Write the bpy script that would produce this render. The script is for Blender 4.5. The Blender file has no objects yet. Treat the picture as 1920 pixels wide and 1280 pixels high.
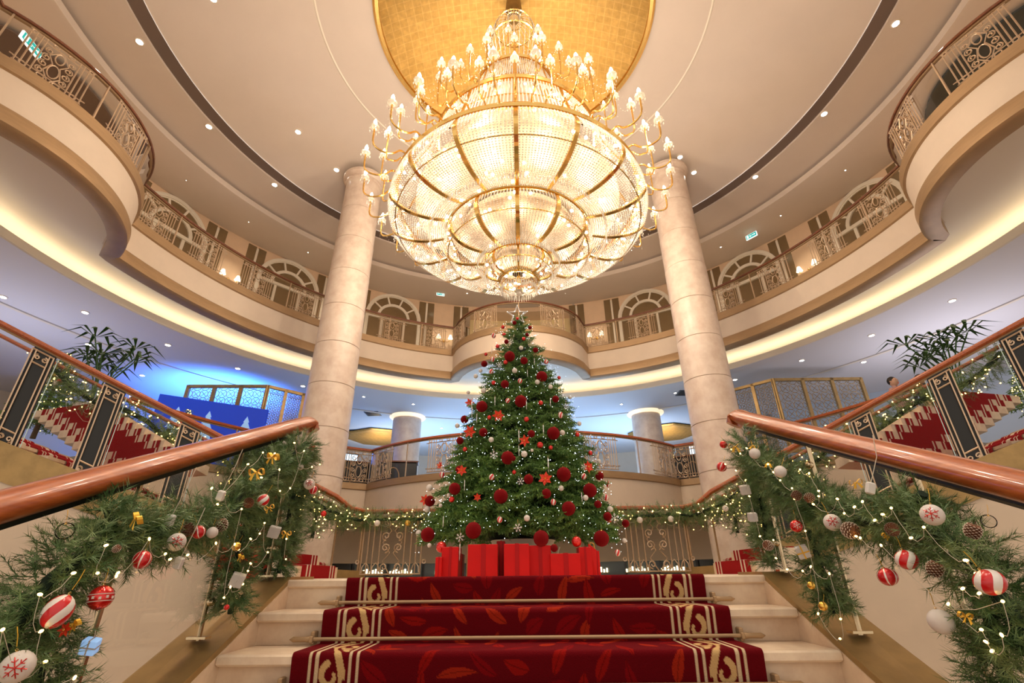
import bpy, math, random
import numpy as np
from mathutils import Vector, Matrix
random.seed(7)
RNG = np.random.default_rng(11)
PI = math.pi
SC = bpy.context.scene
COL = SC.collection

# ---------------------------------------------------------------- camera
FPX = 903.0
PITCH, YAW, ROLL = math.radians(25.9), math.radians(-1.05), math.radians(0.62)
EYE = np.array([0.0, 0.0, 0.012])
FWD = np.array([math.sin(YAW) * math.cos(PITCH), math.cos(YAW) * math.cos(PITCH), math.sin(PITCH)])
R0 = np.array([math.cos(YAW), -math.sin(YAW), 0.0])
U0 = np.cross(R0, FWD)
RIGHT = R0 * math.cos(ROLL) - U0 * math.sin(ROLL)
UP = U0 * math.cos(ROLL) + R0 * math.sin(ROLL)
cam_data = bpy.data.cameras.new('camera')
cam = bpy.data.objects.new('camera', cam_data)
COL.objects.link(cam)
cam_data.sensor_fit = 'HORIZONTAL'; cam_data.sensor_width = 36.0
cam_data.lens = FPX / 1920.0 * 36.0
cam_data.clip_start = 0.03; cam_data.clip_end = 200
mw = Matrix.Identity(4)
for i in range(3):
    mw[i][0] = RIGHT[i]; mw[i][1] = UP[i]; mw[i][2] = -FWD[i]; mw[i][3] = EYE[i]
cam.matrix_world = mw
SC.camera = cam

# ---------------------------------------------------------------- world, exposure
SC.view_settings.view_transform = 'Standard'
SC.view_settings.look = 'None'
SC.view_settings.exposure = 0.0
SC.view_settings.gamma = 1.0
SC.view_settings.use_curve_mapping = False
world = bpy.data.worlds.new('hall_world'); SC.world = world
world.use_nodes = True
world.node_tree.nodes['Background'].inputs[0].default_value = (1.0, 0.87, 0.76, 1)
world.node_tree.nodes['Background'].inputs[1].default_value = 0.95
cy = SC.cycles
cy.max_bounces = 6; cy.diffuse_bounces = 3; cy.glossy_bounces = 3; cy.transmission_bounces = 4
cy.transparent_max_bounces = 14
cy.caustics_reflective = False; cy.caustics_refractive = False
cy.sample_clamp_indirect = 4.0
cy.use_fast_gi = False

CX, CY0 = 0.0, 7.7          # the axis of the round hall
def light(kind, loc, power, color=(1, .83, .65), size=.1, rot=(0, 0, 0), **kw):
    d = bpy.data.lights.new('lamp_light', kind)
    d.energy = power; d.color = color
    if kind == 'AREA': d.shape = 'DISK'; d.size = size
    elif kind in ('POINT', 'SPOT'): d.shadow_soft_size = size
    for k, v in kw.items(): setattr(d, k, v)
    o = bpy.data.objects.new('lamp_light', d); COL.objects.link(o)
    o.location = loc; o.rotation_euler = rot
    return o
WARM = (1, .80, .58)
CHAND = 1.0
# lamps inside the chandelier's bowls and among its candle arms
for n_, r_, z_, w_ in ((14, 2.28, 6.36, 17), (12, 1.80, 6.15, 13), (9, 1.24, 5.72, 9), (6, .88, 5.53, 7), (8, 1.80, 7.5, 15), (6, 1.0, 9.35, 12)):
    for k in range(n_):
        a = 2 * PI * (k + .5) / n_
        light('POINT', (r_ * math.sin(a), CY0 + r_ * math.cos(a), z_), w_ * CHAND, size=.05, color=(1, .87, .74))
for k in range(5):
    a = 2 * PI * k / 5
    light('POINT', (.46 * math.sin(a), CY0 + .46 * math.cos(a), 5.16), 3.5 * CHAND, size=.04, color=(1, .87, .74))
for k in range(3):
    a = 2 * PI * k / 3
    light('POINT', (.14 * math.sin(a), CY0 + .14 * math.cos(a), 4.86), 3.0 * CHAND, size=.03, color=(1, .87, .74))
for k in range(10):
    a = 2 * PI * (k + .5) / 10
    light('POINT', (3.2 * math.sin(a), CY0 + 3.2 * math.cos(a), 7.55), 118 * CHAND, size=.08)
for k in range(4):
    a = 2 * PI * (k + .5) / 4
    light('POINT', (.8 * math.sin(a), CY0 + .8 * math.cos(a), 11.6), 30 * CHAND, size=.06)
# recessed downlights over the stair and the landing
for x, y in ((-2.2, .4), (2.2, .4), (-3.6, 4.2), (3.6, 4.2), (0, 2.0), (-5.5, 8.5), (5.5, 8.5)):
    light('SPOT', (x, y, 11.2), 520, color=(1, .86, .7), size=.12, spot_size=math.radians(50), spot_blend=.6)
for a in (-100, -80, -58, -38, -16, 16, 38, 58, 80, 100):
    light('SPOT', (11.2 * math.sin(math.radians(a)), CY0 + 11.2 * math.cos(math.radians(a)), 11.25), 130, color=(1, .84, .64), size=.08, spot_size=math.radians(100), spot_blend=.8)
# event lighting on the first floor ceiling: a strong blue wash on the left, paler on the centre
light('SPOT', (-10.4, 16.0, 3.9), 2600, color=(.04, .2, 1), size=.2, spot_size=math.radians(118), spot_blend=.7, rot=(PI + math.radians(-12), math.radians(-12), 0))
light('AREA', (-4.5, 22.0, 3.2), 260, color=(.34, .60, 1), size=4, rot=(PI, 0, 0))
light('AREA', (4.5, 22.0, 3.2), 260, color=(.34, .60, 1), size=4, rot=(PI, 0, 0))
light('AREA', (0, 17.5, 3.3), 110, color=(.34, .60, 1), size=2.5, rot=(PI, 0, 0))
light('AREA', (12.5, 12.5, 3.2), 110, color=(.85, .85, 1), size=3, rot=(PI, 0, 0))
light('AREA', (-13.2, 10.5, 3.2), 70, color=(.7, .75, 1), size=3, rot=(PI, 0, 0))
for x in (-6.9, 6.9): light('AREA', (x, 23.2, 5.3), 45, color=(1, .8, .5), size=1.2, rot=(PI, 0, 0))  # uplights added to brighten the gold recesses, in place of their cove
# ground floor foyer behind the landing
light('AREA', (0, 14.5, 1.2), 45, size=3, color=(1, .85, .65))

# ---------------------------------------------------------------- rays
def ray(px, py):
    d = FWD + RIGHT * ((px - 960) / FPX) + UP * ((640 - py) / FPX)
    return d
def at_z(px, py, z):
    d = ray(px, py); return EYE + d * ((z - EYE[2]) / d[2])
def at_y(px, py, y):
    d = ray(px, py); return EYE + d * ((y - EYE[1]) / d[1])
def at_x(px, py, x):
    d = ray(px, py); return EYE + d * ((x - EYE[0]) / d[0])
def at_cyl(px, py, R):
    d = ray(px, py); ox, oy = EYE[0] - CX, EYE[1] - CY0
    a = d[0]**2 + d[1]**2; b = 2 * (ox * d[0] + oy * d[1]); c = ox * ox + oy * oy - R * R
    t = (-b + math.sqrt(b * b - 4 * a * c)) / (2 * a)
    return EYE + d * t
def proj(p):
    v = np.array(p) - EYE; z = v @ FWD
    return 960 + FPX * (v @ RIGHT) / z, 640 - FPX * (v @ UP) / z
def phi_of(p):
    return math.atan2(p[0] - CX, p[1] - CY0)
def pol(R, phi, z=None):
    x, y = CX + R * math.sin(phi), CY0 + R * math.cos(phi)
    return (x, y) if z is None else (x, y, z)

# ---------------------------------------------------------------- materials
def mat(name, color, rough=.5, metal=0.0, spec=.5, noise=0.0, nscale=8, bump=0.0, bscale=40, emit=None, estr=0, coat=0.0, color2=None, stretch=None, trans=0.0, coords='Object'):
    m = bpy.data.materials.new(name); m.use_nodes = True
    nt = m.node_tree; b = nt.nodes['Principled BSDF']
    b.inputs['Base Color'].default_value = (*color, 1)
    b.inputs['Roughness'].default_value = rough
    b.inputs['Metallic'].default_value = metal
    b.inputs['Specular IOR Level'].default_value = spec
    b.inputs['Coat Weight'].default_value = coat
    b.inputs['Coat Roughness'].default_value = .08
    b.inputs['Transmission Weight'].default_value = trans
    if emit: b.inputs['Emission Color'].default_value = (*emit, 1); b.inputs['Emission Strength'].default_value = estr
    if noise or bump:
        tc = nt.nodes.new('ShaderNodeTexCoord'); mp = nt.nodes.new('ShaderNodeMapping')
        nt.links.new(tc.outputs[coords], mp.inputs[0])
        if stretch: mp.inputs['Scale'].default_value = stretch
    if noise:
        n = nt.nodes.new('ShaderNodeTexNoise'); n.inputs['Scale'].default_value = nscale; n.inputs['Detail'].default_value = 6
        n.inputs['Roughness'].default_value = .62
        nt.links.new(mp.outputs[0], n.inputs['Vector'])
        r = nt.nodes.new('ShaderNodeValToRGB')
        c2 = color2 or tuple(c * (1 - noise) for c in color)
        r.color_ramp.elements[0].position = .35; r.color_ramp.elements[1].position = .62
        r.color_ramp.elements[0].color = (*c2, 1); r.color_ramp.elements[1].color = (*color, 1)
        nt.links.new(n.outputs[0], r.inputs[0]); nt.links.new(r.outputs[0], b.inputs['Base Color'])
    if bump:
        n2 = nt.nodes.new('ShaderNodeTexNoise'); n2.inputs['Scale'].default_value = bscale; n2.inputs['Detail'].default_value = 3
        nt.links.new(mp.outputs[0], n2.inputs['Vector'])
        bp = nt.nodes.new('ShaderNodeBump'); bp.inputs['Strength'].default_value = bump; bp.inputs['Distance'].default_value = .01
        nt.links.new(n2.outputs[0], bp.inputs['Height']); nt.links.new(bp.outputs[0], b.inputs['Normal'])
    return m
def no_sample(m):
    m.cycles.emission_sampling = 'NONE'; return m
def lamp_mat(name, color, strength, sample=False):
    m = mat(name, (.9, .85, .75), emit=color, estr=strength)
    if not sample: no_sample(m)
    return m
def glass_mat(name, tint=(.94, .94, .92), refl=.9, ior=1.16):
    m = bpy.data.materials.new(name); m.use_nodes = True; nt = m.node_tree
    nt.nodes.remove(nt.nodes['Principled BSDF'])
    out = nt.nodes['Material Output']
    tr = nt.nodes.new('ShaderNodeBsdfTransparent'); tr.inputs[0].default_value = (*tint, 1)
    gl = nt.nodes.new('ShaderNodeBsdfGlossy'); gl.inputs['Roughness'].default_value = .01; gl.inputs[0].default_value = (refl, refl, refl, 1)
    fr = nt.nodes.new('ShaderNodeFresnel'); fr.inputs[0].default_value = ior
    mx = nt.nodes.new('ShaderNodeMixShader')
    nt.links.new(fr.outputs[0], mx.inputs[0]); nt.links.new(tr.outputs[0], mx.inputs[1]); nt.links.new(gl.outputs[0], mx.inputs[2])
    nt.links.new(mx.outputs[0], out.inputs[0])
    return m

M = {}
M['cream'] = mat('cream_plaster', (.74, .60, .46), .7, noise=.05, nscale=2)
M['ceiling'] = mat('ceiling_plaster', (.72, .60, .50), .8, noise=.03, nscale=1)
M['soffit'] = mat('soffit_plaster', (.82, .73, .60), .8)
M['greyceil'] = mat('grey_ceiling_plaster', (.76, .73, .74), .7)
M['ring'] = mat('brown_ceiling_strip', (.17, .12, .095), .6)
M['peach'] = mat('peach_wall', (.82, .58, .38), .7, noise=.06, nscale=3)
M['white_trim'] = mat('white_painted_trim', (.86, .76, .62), .45)
M['bronze_mirror'] = mat('bronze_mirror', (.29, .195, .095), .2, metal=.35, spec=.8, noise=.15, nscale=2)
M['brass'] = mat('satin_brass', (.44, .285, .15), .45, metal=.35, noise=.12, nscale=3, stretch=(1, 1, 8))
M['brass_dark'] = mat('aged_brass_cladding', (.42, .27, .10), .35, metal=.5, noise=.25, nscale=5)
M['gold'] = mat('polished_gold', (.95, .62, .20), .2, metal=1.0)
M['iron'] = mat('gilded_iron', (.62, .45, .30), .35, metal=.4)
M['iron_black'] = mat('black_iron', (.02, .02, .018), .4, metal=.3)
M['wood'] = mat('varnished_mahogany', (.46, .11, .022), .3, noise=.4, nscale=5, stretch=(9, .8, 9), coat=.5, color2=(.30, .058, .012))
M['wood_dark'] = mat('dark_mahogany', (.20, .055, .02), .3, noise=.35, nscale=6, coat=.6)
M['marble'] = mat('beige_marble', (.80, .62, .44), .28, noise=.3, nscale=6, color2=(.66, .47, .32), bump=.03, bscale=60)
M['marble_edge'] = mat('beige_marble_tread', (.86, .69, .50), .3, noise=.2, nscale=9, color2=(.74, .56, .4))
M['column'] = mat('column_marble', (.80, .66, .54), .35, noise=.2, nscale=3.5, color2=(.68, .52, .41), bump=.02, bscale=30)
M['floor'] = mat('polished_beige_floor', (.60, .50, .38), .15, noise=.12, nscale=1.5)
M['glass'] = glass_mat('clear_glass')
M['glass_edge'] = mat('glass_edge', (.55, .7, .66), .1, spec=.8)
M['steel'] = mat('brushed_champagne_steel', (.66, .52, .32), .25, metal=1.0)
M['needle'] = mat('fir_needles', (.18, .32, .06), .5, noise=.6, nscale=7, color2=(.055, .15, .03))
M['needle_frost'] = mat('pine_needles', (.20, .27, .095), .5, noise=.7, nscale=9, color2=(.06, .15, .04))
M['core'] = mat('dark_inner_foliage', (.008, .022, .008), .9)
M['bark'] = mat('bark', (.10, .06, .03), .9, bump=.5)
M['velvet'] = mat('dark_red_velvet', (.19, .002, .004), .85, spec=.1, bump=.6, bscale=160)
M['velvet'].node_tree.nodes['Principled BSDF'].inputs['Sheen Weight'].default_value = .35
M['velvet'].node_tree.nodes['Principled BSDF'].inputs['Sheen Tint'].default_value = (1, .1, .1, 1)
M['red_shiny'] = mat('shiny_red', (.72, .02, .015), .14, metal=.5, coat=.6)
M['white_matte'] = mat('white_glitter', (.86, .78, .70), .5, bump=.4, bscale=200)
M['gold_bauble'] = mat('gold_bauble_foil', (.85, .52, .10), .25, metal=.9)
M['silver'] = mat('silver_foil', (.78, .76, .72), .28, metal=.8, bump=.5, bscale=60)
M['crystal_orn'] = mat('clear_acrylic', (.88, .86, .82), .1, spec=.8)
M['red_paper'] = mat('red_wrapping_paper', (.60, .006, .006), .5, spec=.2, noise=.1, nscale=4)
M['red_paper2'] = mat('deep_red_wrapping_paper', (.40, .004, .006), .5, spec=.2)
M['red_petal'] = mat('red_poinsettia_petal', (.80, .05, .01), .5)
M['gold_ribbon'] = mat('gold_satin_ribbon', (.80, .47, .05), .35, metal=.5)
M['pinecone'] = mat('pinecone_scales', (.20, .075, .03), .6)
M['pinecone_tip'] = mat('frosted_scale_tips', (.75, .62, .48), .6)
M['wire'] = mat('clear_cable', (.62, .55, .42), .35)
M['bulb_warm'] = lamp_mat('lit_bulb_warm', (1, .62, .16), 8)
M['bulb_white'] = lamp_mat('lit_bulb_white', (.85, .95, 1), 4)
M['bulb_chand'] = lamp_mat('lit_candle_bulb', (1, .84, .58), 30)
M['downlight'] = lamp_mat('lit_downlight', (1, .93, .82), 22)
M['cove'] = lamp_mat('lit_cove_strip', (1, .86, .64), 12, sample=True)
M['darkglass'] = mat('dark_shop_glass', (.035, .045, .045), .08, spec=.7)
M['shoplight'] = lamp_mat('lit_shop_shelf', (1, .82, .5), 5)
M['black'] = mat('black_lacquer', (.015, .015, .018), .3)
M['blue'] = mat('glowing_blue_board', (.01, .06, .55), .5, emit=(.0, .035, .6), estr=.35)  # print with a faint glow put into its material
M['paleblue'] = mat('glowing_pale_blue_print', (.35, .6, .95), .5, emit=(.3, .55, 1), estr=.4)  # glow put into this colour too, on the fir prints and a parcel
M['screen'] = lamp_mat('lit_blue_screen', (.45, .75, 1), 2.2)
M['leaf'] = mat('palm_leaf', (.02, .085, .012), .4)
M['pot'] = mat('white_pot', (.75, .72, .66), .4)
M['cloth_dark'] = mat('dark_suit', (.03, .03, .04), .8)
M['skin'] = mat('skin', (.62, .36, .24), .55)
M['hair'] = mat('dark_hair', (.02, .013, .01), .6)
M['exit_green'] = lamp_mat('lit_exit_green', (.01, .45, .42), .9)
M['exit_green'].node_tree.nodes['Principled BSDF'].inputs['Base Color'].default_value = (.01, .2, .18, 1)
M['exit_white'] = lamp_mat('lit_exit_white', (.85, 1, 1), .9)
M['shade'] = lamp_mat('lit_sconce_shade', (1, .86, .62), 1.6)
M['tealwall'] = mat('dark_teal_dome', (.045, .06, .065), .5)
M['yellowwall'] = mat('warm_yellow_wall', (.86, .68, .36), .7)
M['bluewall'] = mat('pale_blue_panel', (.15, .42, .65), .6)
M['grey'] = mat('grey_metal_grille', (.12, .13, .15), .5)
M['cloth_carpet_plain'] = mat('red_stair_carpet', (.30, .012, .014), .95, spec=.05, bump=.4, bscale=220)

# frosted crystal of the chandelier: translucent beads that glow when bulbs stand behind them
def crystal(name, col=(1, .94, .84)):
    m = bpy.data.materials.new(name); m.use_nodes = True; nt = m.node_tree
    b = nt.nodes['Principled BSDF']; out = nt.nodes['Material Output']
    b.inputs['Base Color'].default_value = (*col, 1); b.inputs['Roughness'].default_value = .12
    b.inputs['Specular IOR Level'].default_value = .9
    t = nt.nodes.new('ShaderNodeBsdfTranslucent'); t.inputs[0].default_value = (*col, 1)
    mx = nt.nodes.new('ShaderNodeMixShader'); mx.inputs[0].default_value = .55
    nt.links.new(b.outputs[0], mx.inputs[1]); nt.links.new(t.outputs[0], mx.inputs[2]); nt.links.new(mx.outputs[0], out.inputs[0])
    return m
M['crystal'] = crystal('crystal_beads')
M['shell'] = mat('reflector_liner', (.60, .43, .27), .6)  # reflector added behind the beads so the bowls look bright and creamy

# swirl-striped bauble
def stripes(name, c1, c2, n=6, twist=3.0, sharp=.5, metal=0.0):
    m = mat(name, c1, .28, metal=metal, coat=.5); nt = m.node_tree; b = nt.nodes['Principled BSDF']
    tc = nt.nodes.new('ShaderNodeTexCoord'); sp = nt.nodes.new('ShaderNodeSeparateXYZ')
    nt.links.new(tc.outputs['Object'], sp.inputs[0])
    at = nt.nodes.new('ShaderNodeMath'); at.operation = 'ARCTAN2'
    nt.links.new(sp.outputs[0], at.inputs[0]); nt.links.new(sp.outputs[1], at.inputs[1])
    ma = nt.nodes.new('ShaderNodeMath'); ma.operation = 'MULTIPLY_ADD'; ma.inputs[1].default_value = twist
    m1 = nt.nodes.new('ShaderNodeMath'); m1.operation = 'MULTIPLY'; m1.inputs[1].default_value = n
    nt.links.new(at.outputs[0], m1.inputs[0])
    nt.links.new(sp.outputs[2], ma.inputs[0]); nt.links.new(m1.outputs[0], ma.inputs[2])
    si = nt.nodes.new('ShaderNodeMath'); si.operation = 'SINE'; nt.links.new(ma.outputs[0], si.inputs[0])
    gt = nt.nodes.new('ShaderNodeMath'); gt.operation = 'GREATER_THAN'; gt.inputs[1].default_value = sharp
    nt.links.new(si.outputs[0], gt.inputs[0])
    mx = nt.nodes.new('ShaderNodeMix'); mx.data_type = 'RGBA'
    mx.inputs['A'].default_value = (*c1, 1); mx.inputs['B'].default_value = (*c2, 1)
    nt.links.new(gt.outputs[0], mx.inputs['Factor']); nt.links.new(mx.outputs['Result'], b.inputs['Base Color'])
    return m
M['swirl'] = stripes('red_and_white_swirl', (.88, .82, .74), (.66, .012, .015), 4, 2.6, -.1)
M['pinstripe'] = stripes('red_with_white_pinstripes', (.62, .012, .015), (.88, .8, .72), 6, 0.6, .86, metal=.2)

# gold leaf dome with square sheets
def goldleaf():
    m = mat('gold_leaf_squares', (.85, .52, .14), .38, metal=.7); nt = m.node_tree; b = nt.nodes['Principled BSDF']
    tc = nt.nodes.new('ShaderNodeTexCoord')
    br = nt.nodes.new('ShaderNodeTexBrick'); br.inputs['Scale'].default_value = 1; br.offset = 0.0
    br.inputs['Brick Width'].default_value = .2; br.inputs['Row Height'].default_value = .2; br.inputs['Mortar Size'].default_value = .012
    br.inputs['Mortar Smooth'].default_value = .6
    br.inputs['Color1'].default_value = (.72, .42, .11, 1); br.inputs['Color2'].default_value = (.64, .37, .09, 1); br.inputs['Mortar'].default_value = (.80, .48, .14, 1)
    n = nt.nodes.new('ShaderNodeTexNoise'); n.inputs['Scale'].default_value = 9; n.inputs['Detail'].default_value = 5
    mx = nt.nodes.new('ShaderNodeMix'); mx.data_type = 'RGBA'; mx.blend_type = 'MULTIPLY'; mx.inputs['Factor'].default_value = .5
    nt.links.new(tc.outputs['Object'], br.inputs['Vector']); nt.links.new(tc.outputs['Object'], n.inputs['Vector'])
    nt.links.new(br.outputs[0], mx.inputs['A']); nt.links.new(n.outputs[0], mx.inputs['B'])
    nt.links.new(mx.outputs['Result'], b.inputs['Base Color'])
    return m
M['goldleaf'] = goldleaf()
def attr_mat(name, rough):
    m = mat(name, (.5, .5, .5), rough, spec=.08, bump=.5, bscale=260); nt = m.node_tree
    a = nt.nodes.new('ShaderNodeAttribute'); a.attribute_name = 'col'
    nt.links.new(a.outputs['Color'], nt.nodes['Principled BSDF'].inputs['Base Color'])
    return m
M['carpet'] = attr_mat('woven_stair_carpet', .95)
# ---------------------------------------------------------------- mesh helpers
class MB:
    """collects shapes, then links them as ONE mesh object"""
    def __init__(s): s.v = []; s.f = []; s.m = []; s.smooth = False
    def add(s, vs, fs, mi=0):
        n = len(s.v); s.v.extend([tuple(p) for p in vs]); s.f.extend([tuple(i + n for i in f) for f in fs]); s.m.extend([mi] * len(fs)); return s
    def box(s, c, d, mi=0, rz=0, bev=0.0):
        x, y, z = d[0] / 2, d[1] / 2, d[2] / 2
        ca, sa = math.cos(rz), math.sin(rz)
        if bev <= 0:
            vs = [(i * x, j * y, k * z) for i in (-1, 1) for j in (-1, 1) for k in (-1, 1)]
            fs = [(0, 1, 3, 2), (4, 6, 7, 5), (0, 4, 5, 1), (2, 3, 7, 6), (0, 2, 6, 4), (1, 5, 7, 3)]
        else:
            b = min(bev, x * .9, y * .9, z * .9); vs = []
            for (zz, o) in ((-z, b), (-z + b, 0), (z - b, 0), (z, b)):
                X, Y = x - o, y - o; c_ = b * .7
                vs += [(-X + c_, -Y, zz), (X - c_, -Y, zz), (X, -Y + c_, zz), (X, Y - c_, zz), (X - c_, Y, zz), (-X + c_, Y, zz), (-X, Y - c_, zz), (-X, -Y + c_, zz)]
            fs = [tuple(range(7, -1, -1)), tuple(range(24, 32))]
            for L in range(3):
                for i in range(8):
                    j = (i + 1) % 8; fs.append((L * 8 + i, L * 8 + j, L * 8 + 8 + j, L * 8 + 8 + i))
        return s.add([(c[0] + ca * a - sa * b2, c[1] + sa * a + ca * b2, c[2] + cc) for a, b2, cc in vs], fs, mi)
    def tube(s, pts, r, n=6, mi=0, caps=True, closed=False, squash=None, upv=(0, 0, 1)):
        P = [Vector(p) for p in pts]; N = len(P)
        rr = r if isinstance(r, (list, tuple)) else [r] * N
        vs = []; u = None
        for i in range(N):
            if closed: t = P[(i + 1) % N] - P[i - 1]
            else: t = P[min(i + 1, N - 1)] - P[max(i - 1, 0)]
            if t.length < 1e-9: t = Vector((0, 0, 1))
            t.normalize()
            if squash:
                u = Vector(upv).cross(t)
                if u.length < 1e-4: u = Vector((1, 0, 0)).cross(t)
            elif u is None: u = t.orthogonal()
            else: u = u - t * u.dot(t)
            if u.length < 1e-6: u = t.orthogonal()
            u.normalize(); w = t.cross(u)
            for k in range(n):
                a = 2 * PI * (k + .5) / n; cu, cw = math.cos(a) * rr[i], math.sin(a) * rr[i]
                if squash: cu *= squash[0]; cw *= squash[1]
                vs.append(P[i] + u * cu + w * cw)
        fs = []
        for i in range(N if closed else N - 1):
            j = (i + 1) % N
            for k in range(n):
                l = (k + 1) % n; fs.append((i * n + k, i * n + l, j * n + l, j * n + k))
        if caps and not closed: fs.append(tuple(range(n - 1, -1, -1))); fs.append(tuple((N - 1) * n + k for k in range(n)))
        return s.add(vs, fs, mi)
    def lathe(s, prof, c=(0, 0, 0), n=24, mi=0, a0=0.0, a1=2 * PI):
        full = abs(a1 - a0 - 2 * PI) < 1e-6; K = n if full else n + 1
        vs = []
        for r, z in prof:
            for k in range(K):
                a = a0 + (a1 - a0) * k / n; vs.append((c[0] + r * math.sin(a), c[1] + r * math.cos(a), c[2] + z))
        fs = []
        for i in range(len(prof) - 1):
            for k in range(n):
                l = (k + 1) % K; fs.append((i * K + k, (i + 1) * K + k, (i + 1) * K + l, i * K + l))
        return s.add(vs, fs, mi)
    def sphere(s, c, r, n=12, m=8, mi=0, sz=1.0):
        prof = [(r * math.sin(PI * i / m) if 0 < i < m else r * .001, -r * sz * math.cos(PI * i / m)) for i in range(m + 1)]
        return s.lathe(prof, c, n, mi)
    def octa(s, c, r, h=None, mi=0):
        h = h or r; x, y, z = c
        return s.add([(x + r, y, z), (x, y + r, z), (x - r, y, z), (x, y - r, z), (x, y, z + h), (x, y, z - h)], [(0, 1, 4), (1, 2, 4), (2, 3, 4), (3, 0, 4), (1, 0, 5), (2, 1, 5), (3, 2, 5), (0, 3, 5)], mi)
    def prism(s, poly, z0, z1, mi=0):
        n = len(poly); vs = [(x, y, z0) for x, y in poly] + [(x, y, z1) for x, y in poly]
        fs = [tuple(range(n - 1, -1, -1)), tuple(range(n, 2 * n))] + [(i, (i + 1) % n, n + (i + 1) % n, n + i) for i in range(n)]
        return s.add(vs, fs, mi)
    def slab(s, A, B, mi=0):
        """closed loop A and its partner B (3-D), capped"""
        n = len(A); vs = list(A) + list(B)
        fs = [tuple(range(n - 1, -1, -1)), tuple(range(n, 2 * n))] + [(i, (i + 1) % n, n + (i + 1) % n, n + i) for i in range(n)]
        return s.add(vs, fs, mi)
    def sweep(s, path, prof, mi=0, closed_prof=False, caps=True):
        """path: [(x,y)] seen from the hall's axis; prof: [(offset outward, z)] or z may be a function of the path index"""
        N = len(path); K = len(prof); vs = []
        nn = []
        for i in range(N):
            a = path[max(i - 1, 0)]; b = path[min(i + 1, N - 1)]
            tx, ty = b[0] - a[0], b[1] - a[1]; L = math.hypot(tx, ty) or 1
            nn.append((-ty / L, tx / L))
        for i in range(N):
            for o, z in prof:
                zz = z(i) if callable(z) else z
                vs.append((path[i][0] + nn[i][0] * o, path[i][1] + nn[i][1] * o, zz))
        fs = []
        KK = K if closed_prof else K - 1
        for i in range(N - 1):
            for k in range(KK):
                l = (k + 1) % K; fs.append((i * K + k, i * K + l, (i + 1) * K + l, (i + 1) * K + k))
        if closed_prof and caps: fs.append(tuple(range(K))); fs.append(tuple((N - 1) * K + k for k in range(K - 1, -1, -1)))
        return s.add(vs, fs, mi)
    def mesh(s, name, mats, origin=(0, 0, 0), smooth=False):
        me = bpy.data.meshes.new(name)
        ox, oy, oz = origin
        me.from_pydata([(a - ox, b - oy, c - oz) for a, b, c in s.v], [], s.f)
        for m in (mats if isinstance(mats, (list, tuple)) else [mats]): me.materials.append(M[m] if isinstance(m, str) else m)
        if any(s.m): me.polygons.foreach_set('material_index', s.m)
        if smooth:
            me.polygons.foreach_set('use_smooth', [True] * len(s.f))
            try: me.set_sharp_from_angle(angle=math.radians(38))
            except Exception: pass
        me.update(); return me
    def build(s, name, mats, parent=None, smooth=False, loc=None):
        """verts in world space (or in the parent's space when the parent carries 'local')"""
        og = (0, 0, 0)
        if parent is not None and not parent.get('_local'): og = wloc(parent)
        elif loc is not None: og = loc
        o = bpy.data.objects.new(name, s.mesh(name, mats, og, smooth)); COL.objects.link(o)
        if parent is not None: o.parent = parent
        elif loc is not None: o.location = loc
        return o
def wloc(o):
    p = Vector((0, 0, 0))
    while o is not None: p += o.location; o = o.parent
    return tuple(p)
LOCALS = []
def thing(name, label, cat, loc=(0, 0, 0), group=None, rot=None, local=False, scale=None):
    o = bpy.data.objects.new(name, None); COL.objects.link(o); o.empty_display_size = .1
    o.location = loc; o['label'] = label; o['category'] = cat
    if rot: o.rotation_euler = rot
    if scale: o.scale = (scale,) * 3 if not isinstance(scale, (tuple, list)) else scale
    if group: o['group'] = group
    if local: o['_local'] = 1; LOCALS.append(o)
    return o
def tag(o, label, cat, group=None):
    o['label'] = label; o['category'] = cat
    if group: o['group'] = group
    return o
def struct(o): o['kind'] = 'structure'; return o
def stuff(o): o['kind'] = 'stuff'; return o
def sgroup(name, loc=(0, 0, 0)):
    o = bpy.data.objects.new(name, None); COL.objects.link(o); o.location = loc; o['kind'] = 'structure'; return o
def inst(me, name, parent=None, loc=(0, 0, 0), rot=None, scale=None):
    o = bpy.data.objects.new(name, me); COL.objects.link(o); o.parent = parent; o.location = loc
    if rot is not None: o.rotation_euler = rot
    if scale is not None: o.scale = (scale,) * 3 if not isinstance(scale, (tuple, list)) else scale
    return o
def np_mesh(name, V, F, mats, mi=None, parent=None, smooth=False):
    me = bpy.data.meshes.new(name); V = np.asarray(V, np.float32); F = np.asarray(F, np.int32); k = F.shape[1]
    if parent is not None: V = V - np.array(wloc(parent), np.float32)
    me.vertices.add(len(V)); me.vertices.foreach_set('co', V.ravel())
    me.loops.add(F.size); me.loops.foreach_set('vertex_index', F.ravel())
    me.polygons.add(len(F)); me.polygons.foreach_set('loop_start', np.arange(0, F.size, k, dtype=np.int32))
    for m in (mats if isinstance(mats, (list, tuple)) else [mats]): me.materials.append(M[m])
    if mi is not None: me.polygons.foreach_set('material_index', np.asarray(mi, np.int32))
    if smooth: me.polygons.foreach_set('use_smooth', np.ones(len(F), bool))
    me.update(calc_edges=True); me.validate()
    o = bpy.data.objects.new(name, me); COL.objects.link(o)
    if parent is not None: o.parent = parent
    return o
def frames(D):
    """rotation matrices whose z axis follows D (N,3), with a random spin"""
    D = D / np.linalg.norm(D, axis=1, keepdims=True)
    a = np.where(np.abs(D[:, 2:3]) < .9, np.array([[0, 0, 1.]]), np.array([[1., 0, 0]]))
    X = np.cross(a, D); X /= np.linalg.norm(X, axis=1, keepdims=True); Y = np.cross(D, X)
    return np.stack([X, Y, D], axis=2)
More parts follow.
